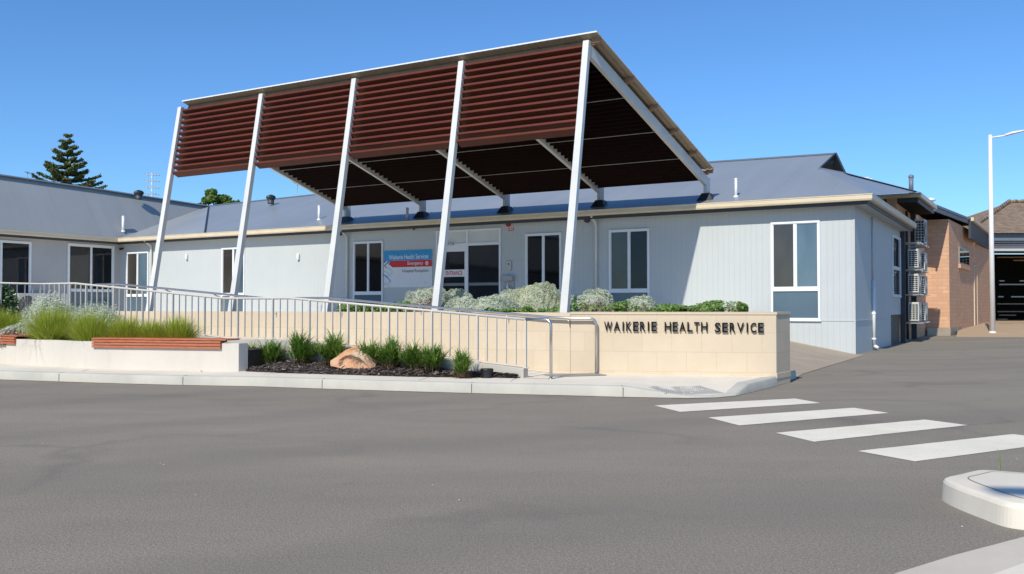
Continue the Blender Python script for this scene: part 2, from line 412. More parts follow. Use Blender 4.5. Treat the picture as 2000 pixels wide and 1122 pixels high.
# kerb and footpath, lofted along the road edge
KP = [(-900, 706), (-400, 722), (-150, 735), (0, 742), (115, 746), (240, 750), (357, 753), (500, 755.5), (629, 760), (775, 764.5), (921, 768.7), (1092, 772.7), (1217, 776.2), (1290, 777.6), (1340, 778.4), (1400, 777.2), (1436, 774), (1464, 767), (1510, 756), (1555, 740)]
KH = [.14] * 13 + [.075, .03, .012, .02, .13, .14, .14]
front = [gnd(*p) for p in KP]
def resample(pts, hs, step=.25):
    out = []
    for i in range(len(pts) - 1):
        a, b = pts[i], pts[i + 1]; n = max(1, int((b - a).length / step))
        for k in range(n): out.append((a.lerp(b, k / n), hs[i] + (hs[i + 1] - hs[i]) * k / n))
    out.append((pts[-1], hs[-1])); return out
rs = resample(front, KH)
kb = MB(); pb = MB(); kcols = []; pcols = []
end = Vector((4.60, 14.75, 0))
for i, (p, h) in enumerate(rs):
    q0 = rs[max(i - 2, 0)][0]; q1 = rs[min(i + 2, len(rs) - 1)][0]
    d = (q1 - q0).normalized(); n = Vector((-d.y, d.x, 0))
    if p.x > 4.0: back = Vector((4.45, 14.7 + .001 * i, 0)); 
    elif p.x > -3: back = Vector((p.x, 14.9, 0))
    elif p.x > -5: back = Vector((p.x - .6, 15.4, 0))
    else: back = Vector((p.x - 1, p.y + 4.0, 0))
    kin = p + n * .17
    if p.x > 4.0: kin = p.lerp(back, min(.95, .17 / max((back - p).length, .18)))
    l = kin.lerp(back, .04); L = kin.lerp(back, .55)
    zi = h + (.14 - h) * .25; zi2 = .14 if h > .13 else h + (.14 - h) * .15 + .0
    kcols.append([p + ZU * -.05, p + n * .004 + ZU * max(h - .02, 0.002), p + n * .022 + ZU * h, kin + ZU * (h if h > .13 else h + .008)])
    pcols.append([kin + ZU * (h if h > .13 else h + .008), kin.lerp(back, .5) + ZU * .14, back + ZU * .14])
def loft(mb, cols, smooth=False):
    n = len(cols[0]); b = len(mb.v)
    for c in cols: mb.v += [Vector(v) for v in c]
    for i in range(len(cols) - 1):
        for k in range(n - 1):
            mb.f.append([b + i * n + k, b + (i + 1) * n + k, b + (i + 1) * n + k + 1, b + i * n + k + 1]); mb.m.append(0); mb.sm.append(smooth)
loft(kb, kcols, True); loft(pb, pcols, True)
tag(kb.build('kerb', M['kerb']), kind='structure'); tag(pb.build('footpath', M['path']), kind='structure')
# joints in kerb and path
jb = MB()
for px, py in ((115, 746), (357, 753), (629, 760), (921, 768.7), (1217, 776.2)):
    p = gnd(px, py); d = Vector((1, -.03, 0)); n = Vector((.0, 1, 0))
    jb.box(p + Vector((-.004, -.002, .0)), (.008, 0, 0), (0, .012, 0), (0, 0, .128))
    jb.box(p + Vector((-.004, .03, .0)), (.008, 0, 0), (0, .15, 0), (0, 0, .1425))
for a, b in (((480, 735), (560, 728)), ((800, 749), (842, 736)), ((985, 752), (1012, 738)), ((150, 729), (175, 721))):
    A = gnd(*a, .14); B = gnd(*b, .14); A = A.lerp(B, .42); d = (B - A); nn = Vector((-d.y, d.x, 0)).normalized() * .007
    jb.box(A - ZU * .01, d, nn, ZU * .0115)
tag(jb.build('path_joint', M['joint']), kind='structure')
gm_ = MB(); cols_g = []
for p, h in rs:
    if p.x > 4.7: continue
    wgt = .025 + .03 * abs(math.sin(p.x * 3.1) * math.cos(p.x * 1.3 + 1)) + random.uniform(0, .03)
    cols_g.append([p + Vector((0, -wgt, .004)), p + Vector((0, .004, .006))])
loft(gm_, cols_g)
tag(gm_.build('kerbside_grit', M['grit']), kind='structure')
# island kerb at right and lower right path
IP = [(2120, 1045), (2060, 1041), (2000, 1036), (1959, 1030), (1925, 1016), (1880, 999), (1850, 985), (1833, 972)]
IP2 = [(1859, 925.6), (1895.5, 915.4), (1926, 914.6), (2000, 921), (2150, 930)]
ip = [gnd(*p) for p in IP] + [gnd(*p, .138) for p in IP2]
for p in ip: p.z = 0
cx = sum((p for p in ip), Vector()) / len(ip) + Vector((.8, 0, 0))
ib = MB(); cols = []; ipc = []
for i in range(len(ip) - 1):                      # round the outline
    q0, q1, q2, q3 = ip[max(i - 1, 0)], ip[i], ip[i + 1], ip[min(i + 2, len(ip) - 1)]
    for t in (0, .2, .4, .6, .8): ipc.append(.5 * (2 * q1 + (q2 - q0) * t + (2 * q0 - 5 * q1 + 4 * q2 - q3) * t * t + (-q0 + 3 * q1 - 3 * q2 + q3) * t ** 3))
ipc.append(ip[-1])
def relax(q, n):
    for _ in range(n): q = [q[0]] + [q[i - 1] * .25 + q[i] * .5 + q[i + 1] * .25 for i in range(1, len(q) - 1)] + [q[-1]]
    return q
ipc = relax(ipc, 10); rr = [(p, 0) for p in ipc]
inn_ = []
for i_, (p, _) in enumerate(rr):
    d = (rr[min(i_ + 4, len(rr) - 1)][0] - rr[max(i_ - 4, 0)][0]).normalized(); d = Vector((d.y, -d.x, 0)); inn_.append(d)
    cols.append([p - ZU * .03, p + d * .012 + ZU * .108, p + d * .022 + ZU * .124, p + d * .042 + ZU * .134, p + d * .15 + ZU * .142])
loft(ib, cols, False); tag(ib.build('island_kerb', M['path']), kind='structure')
tb = MB(); pts = relax([(p + d * .14) for (p, _), d in zip(rr, inn_)], 12)
n = len(pts); tb.add([(p.x, p.y, .1425) for p in pts] + [(cx.x + 3, cx.y - .3, .1425)], [tuple(range(n + 1))[::-1]])
tb.m = [0] * len(tb.m)
# groove
tag(tb.build('traffic_island', M['path']), kind='structure')
gb = MB()
for i in range(len(pts) - 1):
    a, b = pts[i], pts[i + 1]; 
    if a.x > 3.6: continue
    d1 = inn_[i] * .006; d2 = inn_[i + 1] * .006
    gb.add([(a.x, a.y, .1445), (b.x, b.y, .1445), (b.x + d2.x, b.y + d2.y, .1445), (a.x + d1.x, a.y + d1.y, .1445)], [(3, 2, 1, 0)])
tag(gb.build('island_joint', M['grit']), kind='structure')
lp = [gnd(1745, 1124), gnd(1860, 1088), gnd(2000, 1051), gnd(2300, 975)]
l2 = [p + Vector((.32, -.12, 0)) for p in lp]; l3 = [p + Vector((2.5, -1.2, 0)) for p in lp]
lb = MB(); loft(lb, [[a + ZU * -.02, a + ZU * .006, b + ZU * .02] for a, b in zip(lp, l2)])
tag(lb.build('driveway_edge', M['edgeconc']), kind='structure')
lb = MB(); loft(lb, [[b + ZU * .02, c + ZU * .05] for b, c in zip(l2, l3)])
tag(lb.build('near_footpath', M['path']), kind='structure')
# zebra stripes
ZB = [((1278, 793), (1553, 779.3), (1602, 788), (1328, 805.5)), ((1383, 816.5), (1668, 797.5), (1736, 807.5), (1444, 832)), ((1515, 846.5), (1806, 820.5), (1890, 831.5), (1590, 864)), ((1675, 882), (1979, 849), (2090, 863), (1787, 902.5))]
tags4 = ['farthest white crossing stripe, the one nearest the letter wall', 'second white crossing stripe from the kerb ramp', 'third white crossing stripe from the kerb ramp', 'nearest white crossing stripe, beside the concrete island']
for k, q in enumerate(ZB):
    z = MB(); P4 = [gnd(*p) for p in q]
    vs = []; nx = 24
    for i in range(nx + 1):
        a = P4[0].lerp(P4[1], i / nx); b = P4[3].lerp(P4[2], i / nx)
        vs += [a + Vector((0, random.uniform(-.004, .004), .004)), b + Vector((0, random.uniform(-.004, .004), .004))]
    z.add(vs, [(2 * i, 2 * i + 1, 2 * i + 3, 2 * i + 2) for i in range(nx)])
    o = z.build('crossing_stripe', M['zebra']); tag(o, kind='structure')
# tactile/grey worn patch on ramp and drain grate
from mathutils.bvhtree import BVHTree
def bvh(*mbs):
    v = []; f = []
    for m in mbs:
        b = len(v); v += m.v; f += [[b + i for i in q] for q in m.f]
    return BVHTree.FromPolygons(v, f)
PBV = bvh(kb, pb)
def hit(bv, x, y, default=0.0):
    r = bv.ray_cast(Vector((x, y, 5)), Vector((0, 0, -1)))
    return r[0].z if r[0] is not None else default
def hitpx(bv, px, py):
    r = bv.ray_cast(CAM, ray(px, py)); return r[0]
tc_ = MB()
ca, cb, cd = hitpx(PBV, 1258, 756), hitpx(PBV, 1366, 755), hitpx(PBV, 1300, 769)
if ca and cb and cd:
    for i in range(30):
        for j in range(12):
            q = ca + (cb - ca) * (i / 29) + (cd - ca) * (j / 11)
            if random.random() < .04: continue
            tc_.lathe((q.x, q.y, hit(PBV, q.x, q.y, .1) - .004), [(.015, 0), (.015, .010), (.010, .014)], 6)
tc_.add([q_ + ZU * .0 for q_ in (Vector((ca.x, ca.y, hit(PBV, ca.x, ca.y))), Vector((ca.x, ca.y, hit(PBV, ca.x, ca.y) + .001)), Vector((ca.x + .01, ca.y, hit(PBV, ca.x, ca.y))))], [(0, 1, 2)])
tag(tc_.build('tactile_paving', M['stud']), 'patch of small grey tactile studs on the sloping kerb ramp', 'tactile paving')
# drain grate by the stainless posts
gm = MB(); ga = gnd(1078, 737, .14); gb_ = gnd(1185, 734, .14)
d = (gb_ - ga); dn = Vector((-d.y, d.x, 0)).normalized() * .42
gm.box(ga + ZU * .002, d, dn, ZU * .004, 1)
for k in range(24): gm.box(ga + d * (k / 24) + ZU * .006, d / 24 * .45, dn, ZU * .006)
for k in range(5): gm.box(ga + dn * (k / 5 + .02) + ZU * .0062, d, dn * .05, ZU * .009)
tag(gm.build('drain_grate', [M['galv'], M['black']]), 'steel drain grate set in the path beside the handrail posts', 'grate')
# ------------------------------------------------------------------ ramp, stone wall
FD = Vector((-.879, .477, 0)).normalized(); FE = Vector((.477, .879, 0)).normalized()
F0 = Vector((.207, 13.56, 0))
def rampz(s):
    if s < 0: return .14
    if s < 4.65: return .14 + .34 * s / 4.65
    if s < 6.19: return .48
    if s < 10.45: return .48 + .33 * (s - 6.19) / 4.26
    return .81
rb = MB(); ss = [-.45, 0] + [k * .465 for k in range(1, 11)] + [6.19 + .426 * k for k in range(0, 11)] + [12.0]
loft(rb, [[F0 + FD * s_ - FE * .07 + ZU * (rampz(s_) + .004), F0 + FD * s_ + FE * 1.14 + ZU * (rampz(s_) + .004)] for s_ in ss])
tag(rb.build('ramp_path', M['path']), kind='structure')
BX = F0 + FD * 11.57         # corner where the railing turns
kbm = MB(); sk = [0, 4.65, 6.19, 10.45, 11.65]
for a, b in zip(sk[:-1], sk[1:]):
    A0, B0 = F0 + FD * a - FE * .075, F0 + FD * b - FE * .075
    A1, B1 = A0 + FE * .15, B0 + FE * .15
    za, zb = rampz(a) + .145, rampz(b) + .145
    kbm.hexa([A0, B0, B1, A1], [A0 + ZU * za, B0 + ZU * zb, B1 + ZU * zb, A1 + ZU * za])
kbm.box(BX - FD * .0 - V * 3.5 + U * .0, U * .15, V * 3.42, ZU * .955)
rk = kbm.build('ramp_kerb', M['kerbgrey'], bevel=.008)
tag(rk, 'low grey concrete kerb under the baluster railing along the ramp', 'ramp kerb')
# limestone wall: right part facing the road, left part along the ramp
K = Vector((.93, 14.44, 0)); E1 = Vector((4.05, 13.86, 0)); TH = V * .52
wd = (E1 - K).normalized(); wn = Vector((-wd.y, wd.x, 0))
WT = 1.11
w0 = empty('limestone_wall', (2.5, 14.3, 0), 'cream limestone block wall carrying the raised letters and edging the ramp', 'wall')
lm = MB()
Kb = K + wn * .30; Eb = E1 + Vector((.365, .50, 0))
lm.hexa([K, E1, Eb, Kb + wd * .3], [p + ZU * (WT - .03) for p in (K, E1, Eb, Kb + wd * .3)])
lm.build('sign_wall', M['lime'], w0, bevel=.006)
lm = MB(); o3 = .012
c0 = K - wd * 0 - wn * o3; c1 = E1 + wd * o3 - wn * o3; c2 = Eb + wd * o3; c3 = Kb
lm.hexa([p + ZU * (WT - .03) for p in (c0, c1, c2, c3)], [p + ZU * (WT + .012) for p in (c0, c1, c2, c3)])
q = [K + wd * .01 - wn * .008, E1 + wd * .008 - wn * .008, Eb + wd * .008, Kb]
lm.hexa([p + ZU * .10 for p in q], [p + ZU * .185 for p in q])
lm.build('coping', M['lime'], w0, bevel=.004)
lm = MB(); QL = F0 + FE * 1.12 + FD * 10.76
lm.hexa([K, Kb, QL + FE * .3, QL], [p + ZU * WT for p in (K, Kb, QL + FE * .3, QL)])
lm.build('ramp_wall', M['lime'], w0, bevel=.006)
# planter return and raised terrace
RE = Vector((6.37, 24.12, 0)); RS = Vector((3.75, 14.5, 0))
rw = MB(); dr = (RE - RS).normalized(); rn = Vector((-dr.y, dr.x, 0))
rw.box(RS - rn * .0, dr * (RE - RS).length, rn * .2, ZU * 1.06); rw.build('return_wall', M['lime'], w0)
tz = .8
leftend = Vector((-17.5, 36.2, 0))
ter = MB()
ter.prism([Kb + FE * .002, RS + rn * .05 + dr * .1, RE + rn * .05 - V * .03, C + U * 28.6 - V * .03, C + U * 28.6 - V * 14, QL + FD * 1.5 + FE * .0, QL + FE * .3], 0.003, tz)
tag(ter.build('terrace_paving', M['path']), kind='structure')
ter = MB(); ter.prism([BX + FE * .1, QL + FD * 1.4 + FE * 0.2, C + U * 28 - V * 13, BX + U * 12 - V * 3, BX - V * 3.3 + U * .2], .002, .795)
tag(ter.build('ramp_landing', M['path']), kind='structure')
so_ = MB()
so_.prism([Kb + FE * .004, RS + rn * .08 + dr * .1, RS + rn * .08 + dr * 5.5, Vector((1.5, 19.6, 0)), Vector((-10.5, 26.0, 0)), QL + FE * .32 + FD * -.1], tz - .05, 1.05)
SOILTOP = 1.05
tag(so_.build('garden_soil', M['soil']), kind='structure')
# handrail + balusters
rail = empty('ramp_railing', F0 + Vector((0, 0, .14)), 'pale grey baluster railing with round steel handrail climbing the ramp kerb', 'railing')
hb = MB()
top = [F0 + FD * s_ + ZU * (rampz(s_) + .875) for s_ in (0, 4.65, 6.19, 10.45, 11.57)] + [BX - V * 3.4 + ZU * (.81 + .875)]
p0 = top[0]
hb.tube(top, .021, 12); hb.build('handrail', M['rail'], rail)
hb = MB(); e0 = F0 - FD * .42
arc = [p0 + FD * .0, e0 + FD * .1 + ZU * (p0.z)]
for k in range(1, 7):
    a = k / 6 * math.pi / 2
    arc.append(e0 + FD * (.1 - .1 * math.sin(a)) + ZU * (p0.z - .1 + .1 * math.cos(a)))
arc.append(e0 + ZU * .14)
hb.tube(arc, .023, 14); hb.lathe(e0 + ZU * .1405, [(.05, 0), (.05, .006), (.024, .012)], 16)
hb.build('end_post', M['stainless'], rail)
bm_ = MB(); bm_.box((-.007, -.013, 0), (.014, 0, 0), (0, .026, 0), ZU * .70); bmesh0 = bm_.build('baluster', M['rail'])
bal_me = bmesh0.data; bpy.data.objects.remove(bmesh0)
pm_ = MB(); pm_.box((-.012, -.02, 0), (.024, 0, 0), (0, .04, 0), ZU * .73); pm_.box((-.05, -.03, 0), (.1, 0, 0), (0, .06, 0), ZU * .008)
post0 = pm_.build('post', M['rail']); post_me = post0.data; bpy.data.objects.remove(post0)
def addpart(name, me, loc, rz, parent):
    o = bpy.data.objects.new(name, me); COL.objects.link(o); o.location = loc; o.rotation_euler = (0, 0, rz); par(o, parent); return o
fa = math.atan2(FD.y, FD.x); va = math.atan2(V.y, V.x)
k = 0
while k * .168 < 11.5:
    s_ = k * .168; zk = rampz(s_) + .145
    if k % 5 == 0: addpart('post', post_me, F0 + FD * s_ + ZU * zk, fa, rail)
    else: addpart('baluster', bal_me, F0 + FD * s_ + ZU * (zk + .022), fa, rail)
    k += 1
for k in range(0, 19):
    L_ = BX - V * (k * .168)
    if k % 5 == 0: addpart('post', post_me, L_ + ZU * .955, va, rail)
    else: addpart('baluster', bal_me, L_ + ZU * .977, va, rail)
hb = MB()
bt_ = [F0 + FD * s_ + ZU * (rampz(s_) + .145 + .03) for s_ in (0, 4.65, 6.19, 10.45, 11.57)] + [BX - V * 3.4 + ZU * .985]
for a, b in zip(bt_[:-1], bt_[1:]):
    d = b - a; nn = Vector((-d.y, d.x, 0)).normalized() * .02
    hb.box(a - nn / 2 - ZU * .007, d, nn, ZU * .014)
hb.build('bottom_rail', M['rail'], rail)
# second handrail on the stone wall
r2 = empty('wall_handrail', K, 'stainless handrail bracketed along the cream limestone wall, bent down to a post', 'handrail')
off = -FE * .075
def q2(s_): return F0 + FD * s_ + FE * 1.12 + off
hb = MB(); pts_ = []
e2 = K + wd * .42 - wn * .075
pts_ = [e2 + ZU * .14]
for k in range(0, 7):
    a = k / 6 * math.pi / 2
    pts_.append(e2 - wd * (.1 - .1 * math.cos(a)) + ZU * (1.02 - .1 + .1 * math.sin(a)))
pts_.append(K - wn * .075 + ZU * 1.02)
for s_ in (0.1, 4.65, 6.19, 10.45, 11.2): pts_.append(q2(s_) + ZU * (rampz(s_) + .885))
hb.tube(pts_, .022, 14); hb.lathe(e2 + ZU * .1405, [(.055, 0), (.055, .006), (.024, .012)], 16)
hb.build('rail_tube', M['stainless'], r2)
for s_ in (.9, 2.6, 4.4, 6.0):
    bb = MB(); p = q2(s_) + ZU * (rampz(s_) + .885)
    zz = min(p.z - .09, WT - .04)
    bb.tube([p - ZU * .02, Vector((p.x, p.y, zz)), Vector((p.x, p.y, zz)) + FE * .074], .008, 8); bb.build('bracket', M['stainless'], r2)
for s_ in (7.6, 9.0, 10.5):
    bb = MB(); p = q2(s_) + ZU * (rampz(s_) + .885); bb.tube([p - ZU * .02, p + FE * .10 - ZU * .06, p + FE * .20 - ZU * .08, Vector((p.x, p.y, WT)) + FE * .20], .014, 8); bb.build('bracket', M['stainless'], r2)
bb = MB(); p = K + wd * -.02 - wn * .075 + ZU * 1.02; bb.tube([p - ZU * .02, p - ZU * .08, p - ZU * .08 + wn * .074], .008, 8); bb.build('bracket', M['stainless'], r2)
# raised letters
def textmesh(body, size, align='LEFT', spacing=1.0, extrude=0.0, offset=0.0, word=1.0):
    cu = bpy.data.curves.new('t', 'FONT'); cu.body = body; cu.size = size; cu.align_x = align
    cu.space_character = spacing; cu.space_word = word; cu.extrude = extrude; cu.offset = offset; cu.resolution_u = 4
    o = bpy.data.objects.new('t', cu); COL.objects.link(o)
    dg = bpy.context.evaluated_depsgraph_get(); dg.update()
    me = bpy.data.meshes.new_from_object(o.evaluated_get(dg)); bpy.data.objects.remove(o)
    return me
def place_text(name, me, mat, o, ax, up, width=None, height=None, parent=None):
    """fit the flat text mesh on a plane: o = lower left, ax = reading direction"""
    co_ = np.empty(len(me.vertices) * 3); me.vertices.foreach_get('co', co_); co_ = co_.reshape(-1, 3)
    mn, mx = co_.min(0), co_.max(0)
    sy = height / (mx[1] - mn[1]) if height else 1; sx = width / (mx[0] - mn[0]) if width else sy
    if not height: sy = sx
    nrm = ax.cross(up)
    P = np.array(o)[None] + np.outer((co_[:, 0] - mn[0]) * sx, np.array(ax)) + np.outer((co_[:, 1] - mn[1]) * sy, np.array(up)) + np.outer(co_[:, 2] - mn[2], np.array(nrm))
    me.vertices.foreach_set('co', P.ravel()); me.update(); me.materials.clear(); me.materials.append(mat); me.name = name
    ob = bpy.data.objects.new(name, me); COL.objects.link(ob)
    if parent is not None: par(ob, parent)
    return ob
wl = empty('wall_lettering', K.lerp(E1, .5) + ZU * .9, 'dark raised capital letters reading WAIKERIE HEALTH SERVICE on limestone wall', 'lettering')
Lp = {}
words = [('WAIKERIE', 1180, 1283, 630), ('HEALTH', 1298, 1382, 631), ('SERVICE', 1396, 1492, 632.5)]
for wd_, x0, x1, yt in words:
    bws = [.98 if c == 'W' else .36 if c == 'I' else .80 if c in 'AHV' else .66 for c in wd_]
    gap = .17; tot = sum(bws) + gap * (len(wd_) - 1); A = on(x0, yt + 17, K - wn * .03, wn); B = on(x1, yt + 17, K - wn * .03, wn)
    full = (B - A).dot(wd); x = 0
    for c, bw in zip(wd_, bws):
        me = textmesh(c, .2, extrude=.005, offset=.0035)
        ww = (bw if c != 'I' else .17) * full / tot
        xo = x + (0 if c != 'I' else (bw - .17) * .5)
        o_ = A + wd * (xo * full / tot)
        place_text('letter', me, M['letter'], Vector((o_.x, o_.y, A.z)), wd, ZU, ww, .150, wl)
        x += bw + gap
# ------------------------------------------------------------------ seat wall with timber benches
Wp = [gnd(466, 726, .14), gnd(180, 720, .14), gnd(34, 711, .14), gnd(-250, 690, .14), gnd(-700, 662, .14)]
for p in Wp: p.z = 0
bwall = MB(); nW = len(Wp); inn = []
for i, p in enumerate(Wp):
    d = (Wp[min(i + 1, nW - 1)] - Wp[max(i - 1, 0)]).normalized(); nn = Vector((d.y, -d.x, 0))
    if nn.y < 0: nn = -nn
    inn.append(p + (V * .2 if i == 0 else nn * .2 + Vector((.0, 0, 0))))
seat = empty('seat_wall', Wp[1], 'curved pale concrete seat wall fronting the grassy garden bed', 'planter wall')
cols = []
for i in range(nW - 1):
    for k in range(6):
        t = k / 6
        cols.append((Wp[i].lerp(Wp[i + 1], t), inn[i].lerp(inn[i + 1], t)))
cols.append((Wp[-1], inn[-1]))
loft(bwall, [[a + ZU * .1, a + ZU * .592, a.lerp(b, .04) + ZU * .6, b.lerp(a, .04) + ZU * .6, b + ZU * .592, b + ZU * .1] for a, b in cols])
a, b = cols[0]
bwall.add([a + ZU * .1, b + ZU * .1, b + ZU * .592, b.lerp(a, .04) + ZU * .6, a.lerp(b, .04) + ZU * .6, a + ZU * .592], [(0, 1, 2, 3, 4, 5)])
bwall.build('concrete_wall', M['planter'], seat)
def bench(A, B, label, group):
    e = empty('timber_bench', A.lerp(B, .5) + ZU * .14, label, 'bench', group)
    d = (B - A).normalized(); nn = Vector((d.y, -d.x, 0)); nn = nn if nn.y > 0 else -nn
    L_ = (B - A).length
    f = MB()
    for k in range(3): f.box(A - nn * .045 + ZU * (.505 + .047 * k), d * L_, nn * .04, ZU * .036)
    f.build('front_slats', M['timber'], e, bevel=.003)
    f = MB()
    for k in range(6): f.box(A - nn * .045 + nn * (.072 * k) + ZU * .645, d * (L_ + .10), nn * .06, ZU * .025)
    f.build('seat_slats', M['timber'], e, bevel=.003)
    for k in range(5):
        f = MB(); f.box(A + d * (.15 + (L_ - .35) * k / 4) - nn * .004 + ZU * .603, d * .05, nn * .40, ZU * .04)
        f.build('bearer', M['dark_steel'], e)
A = on(433, 672, Wp[0], Vector(((Wp[1] - Wp[0]).y, -(Wp[1] - Wp[0]).x, 0))); A.z = 0
bench(Wp[1] + (Wp[0] - Wp[1]).normalized() * .02, A, 'long slatted reddish timber bench on the right half of the seat wall', 'timber benches')
dd = (Wp[3] - Wp[2]).normalized()
bench(Wp[2] + dd * 2.6, Wp[2] + dd * .05, 'slatted reddish timber bench cut off by the left edge of the photo', 'timber benches')
# soil of the grassy bed and mulch bed
sb = MB()
inner = [b for a, b in cols]
bp = [inner[0] + U * .05] + inner[1:] + [BX - V * 3.4 + U * 3, BX - V * .0 - V * 3.4, BX - FE * .08 - V * 0.1, F0 + FD * 4.9 - FE * .08]
sb.prism([(p.x, p.y) for p in bp], .1, .48)
tag(sb.build('garden_bed', M['soil']), kind='structure')
ml = MB()
mfr = [gnd(x, y, .14) for x, y in ((479, 726), (560, 729.5), (700, 733.5), (800, 736.5), (885, 737.7), (950, 738), (1010, 739.4))]
cols2 = []
for i, p in enumerate(mfr):
    # the kerb line behind it
    bk = (p - F0).dot(FD); qb = F0 + FD * max(bk, .02) - FE * .08; qb.z = 0
    if i == len(mfr) - 1: qb = p + Vector((-.02, .04, 0)); qb.z = 0
    row = []
    for t in (0, .08, .3, .6, 1.0):
        z = .143 + (.03 if t > .02 else 0) + (.10 if i < 3 else .07 if i < 4 else .02) * t * (0 if i == len(mfr) - 1 else 1)
        x_ = p.lerp(Vector((qb.x, qb.y, p.z)), t); row.append(Vector((x_.x, x_.y, z)))
    cols2.append(row)
loft(ml, cols2, True)
tag(ml.build('mulch_bed', M['mulch']), kind='structure')
MBV = bvh(ml)
ch = MB()
for _ in range(5200):
    i = random.randrange(len(cols2) - 1); t = random.random(); u_ = random.random() ** 1.3
    a = cols2[i][0].lerp(cols2[i + 1][0], t); b = cols2[i][-1].lerp(cols2[i + 1][-1], t); p = a.lerp(b, u_)
    z = hit(MBV, p.x, p.y, .15) + random.uniform(.0, .02)
    L_ = random.uniform(.015, .05); W_ = random.uniform(.006, .014)
    an = random.uniform(0, math.pi); d = Vector((math.cos(an), math.sin(an), random.uniform(-.35, .35))) * L_
    n_ = Vector((-math.sin(an), math.cos(an), random.uniform(-.5, .5))) * W_
    c_ = Vector((p.x, p.y, z + .006)); ch.add([c_ - d - n_ * .5, c_ + d - n_ * .7, c_ + d * .8 + n_, c_ - d + n_], [(0, 1, 2, 3)])
tag(ch.build('bark_chips', M['chips'], uvs=False), 'loose dark bark chips spread over the mulch bed', 'mulch', kind='stuff')
# black irrigation valve box
vb = MB(); c_ = gnd(951, 737, .15); c_.z = .14
vb.lathe(c_, [(.095, 0), (.09, .06), (.10, .12), (.10, .135), (.085, .14)], 20)
tag(vb.build('irrigation_pit', M['black']), 'black plastic pot-like pit half buried at the end of the mulch bed', 'pit')
# ------------------------------------------------------------------ canopy
STEP = 3.22
B5 = Vector((1.03, 18.5, 0)); T5 = Vector((1.59, 19.33, 6.92)); L5 = Vector((5.36, 24.9, 4.80))
RDIR = Vector((L5.x - T5.x, L5.y - T5.y, 0)).normalized(); RN = Vector((RDIR.y, -RDIR.x, 0))
RL = Vector((L5.x - T5.x, L5.y - T5.y, 0)).length
can = empty('entrance_canopy', B5 + ZU * 1.0, 'tall sloping entrance canopy with leaning white columns and red-brown louvres', 'canopy')
def rp(i, w_, dz=0.0, lat=0.0):
    """point on rafter i, w_ metres back from the column top; z on the rafter's top edge"""
    p = T5 + U * (STEP * i) + RDIR * w_ + U * lat
    return Vector((p.x, p.y, 6.92 + (L5.z - 6.92) * w_ / RL + dz))
for i in range(5):
    m = MB()
    b0 = B5 + U * (STEP * i); t0 = T5 + U * (STEP * i)
    b4 = []; t4 = []
    for (x, y) in ((-.085, 0), (.085, 0), (.085, .13), (-.085, .13)): b4.append(b0 + U * x + V * y + ZU * .9)
    for (x, y) in ((-.07, 0), (.07, 0), (.07, .125), (-.07, .125)): t4.append(t0 + U * x + V * y + ZU * .02)
    m.hexa(b4, t4); m.build('column', M['steel_paint'], can, bevel=.006)
    m = MB()
    a = rp(i, .10); b = rp(i, RL + .12); dp = .27; hw = U * .05
    m.hexa([a - hw - ZU * dp, a + hw - ZU * dp, b + hw - ZU * dp, b - hw - ZU * dp], [a - hw, a + hw, b + hw, b - hw])
    m.build('rafter', M['steel_paint'], can, bevel=.005)
    m = MB(); l = rp(i, RL); l.z = 0
    m.box(l - U * .051 - RDIR * .06, U * .102, RDIR * .24, ZU * (L5.z - .02), 0)
    m.v = [v if v.z > 1 else Vector((v.x, v.y, 4.12)) for v in m.v]
    lo = m.build('rear_leg', M['steel_paint'], can, bevel=.005)
    m = MB(); c_ = l + RDIR * .06
    m.hexa([c_ + U * x * .24 + V * y * .24 + ZU * 4.10 for x, y in ((-1, -1), (1, -1), (1, 1), (-1, 1))], [c_ + U * x * .11 + V * y * .13 + ZU * 4.34 for x, y in ((-1, -1), (1, -1), (1, 1), (-1, 1))])
    m.build('flashing', M['flash'], lo)
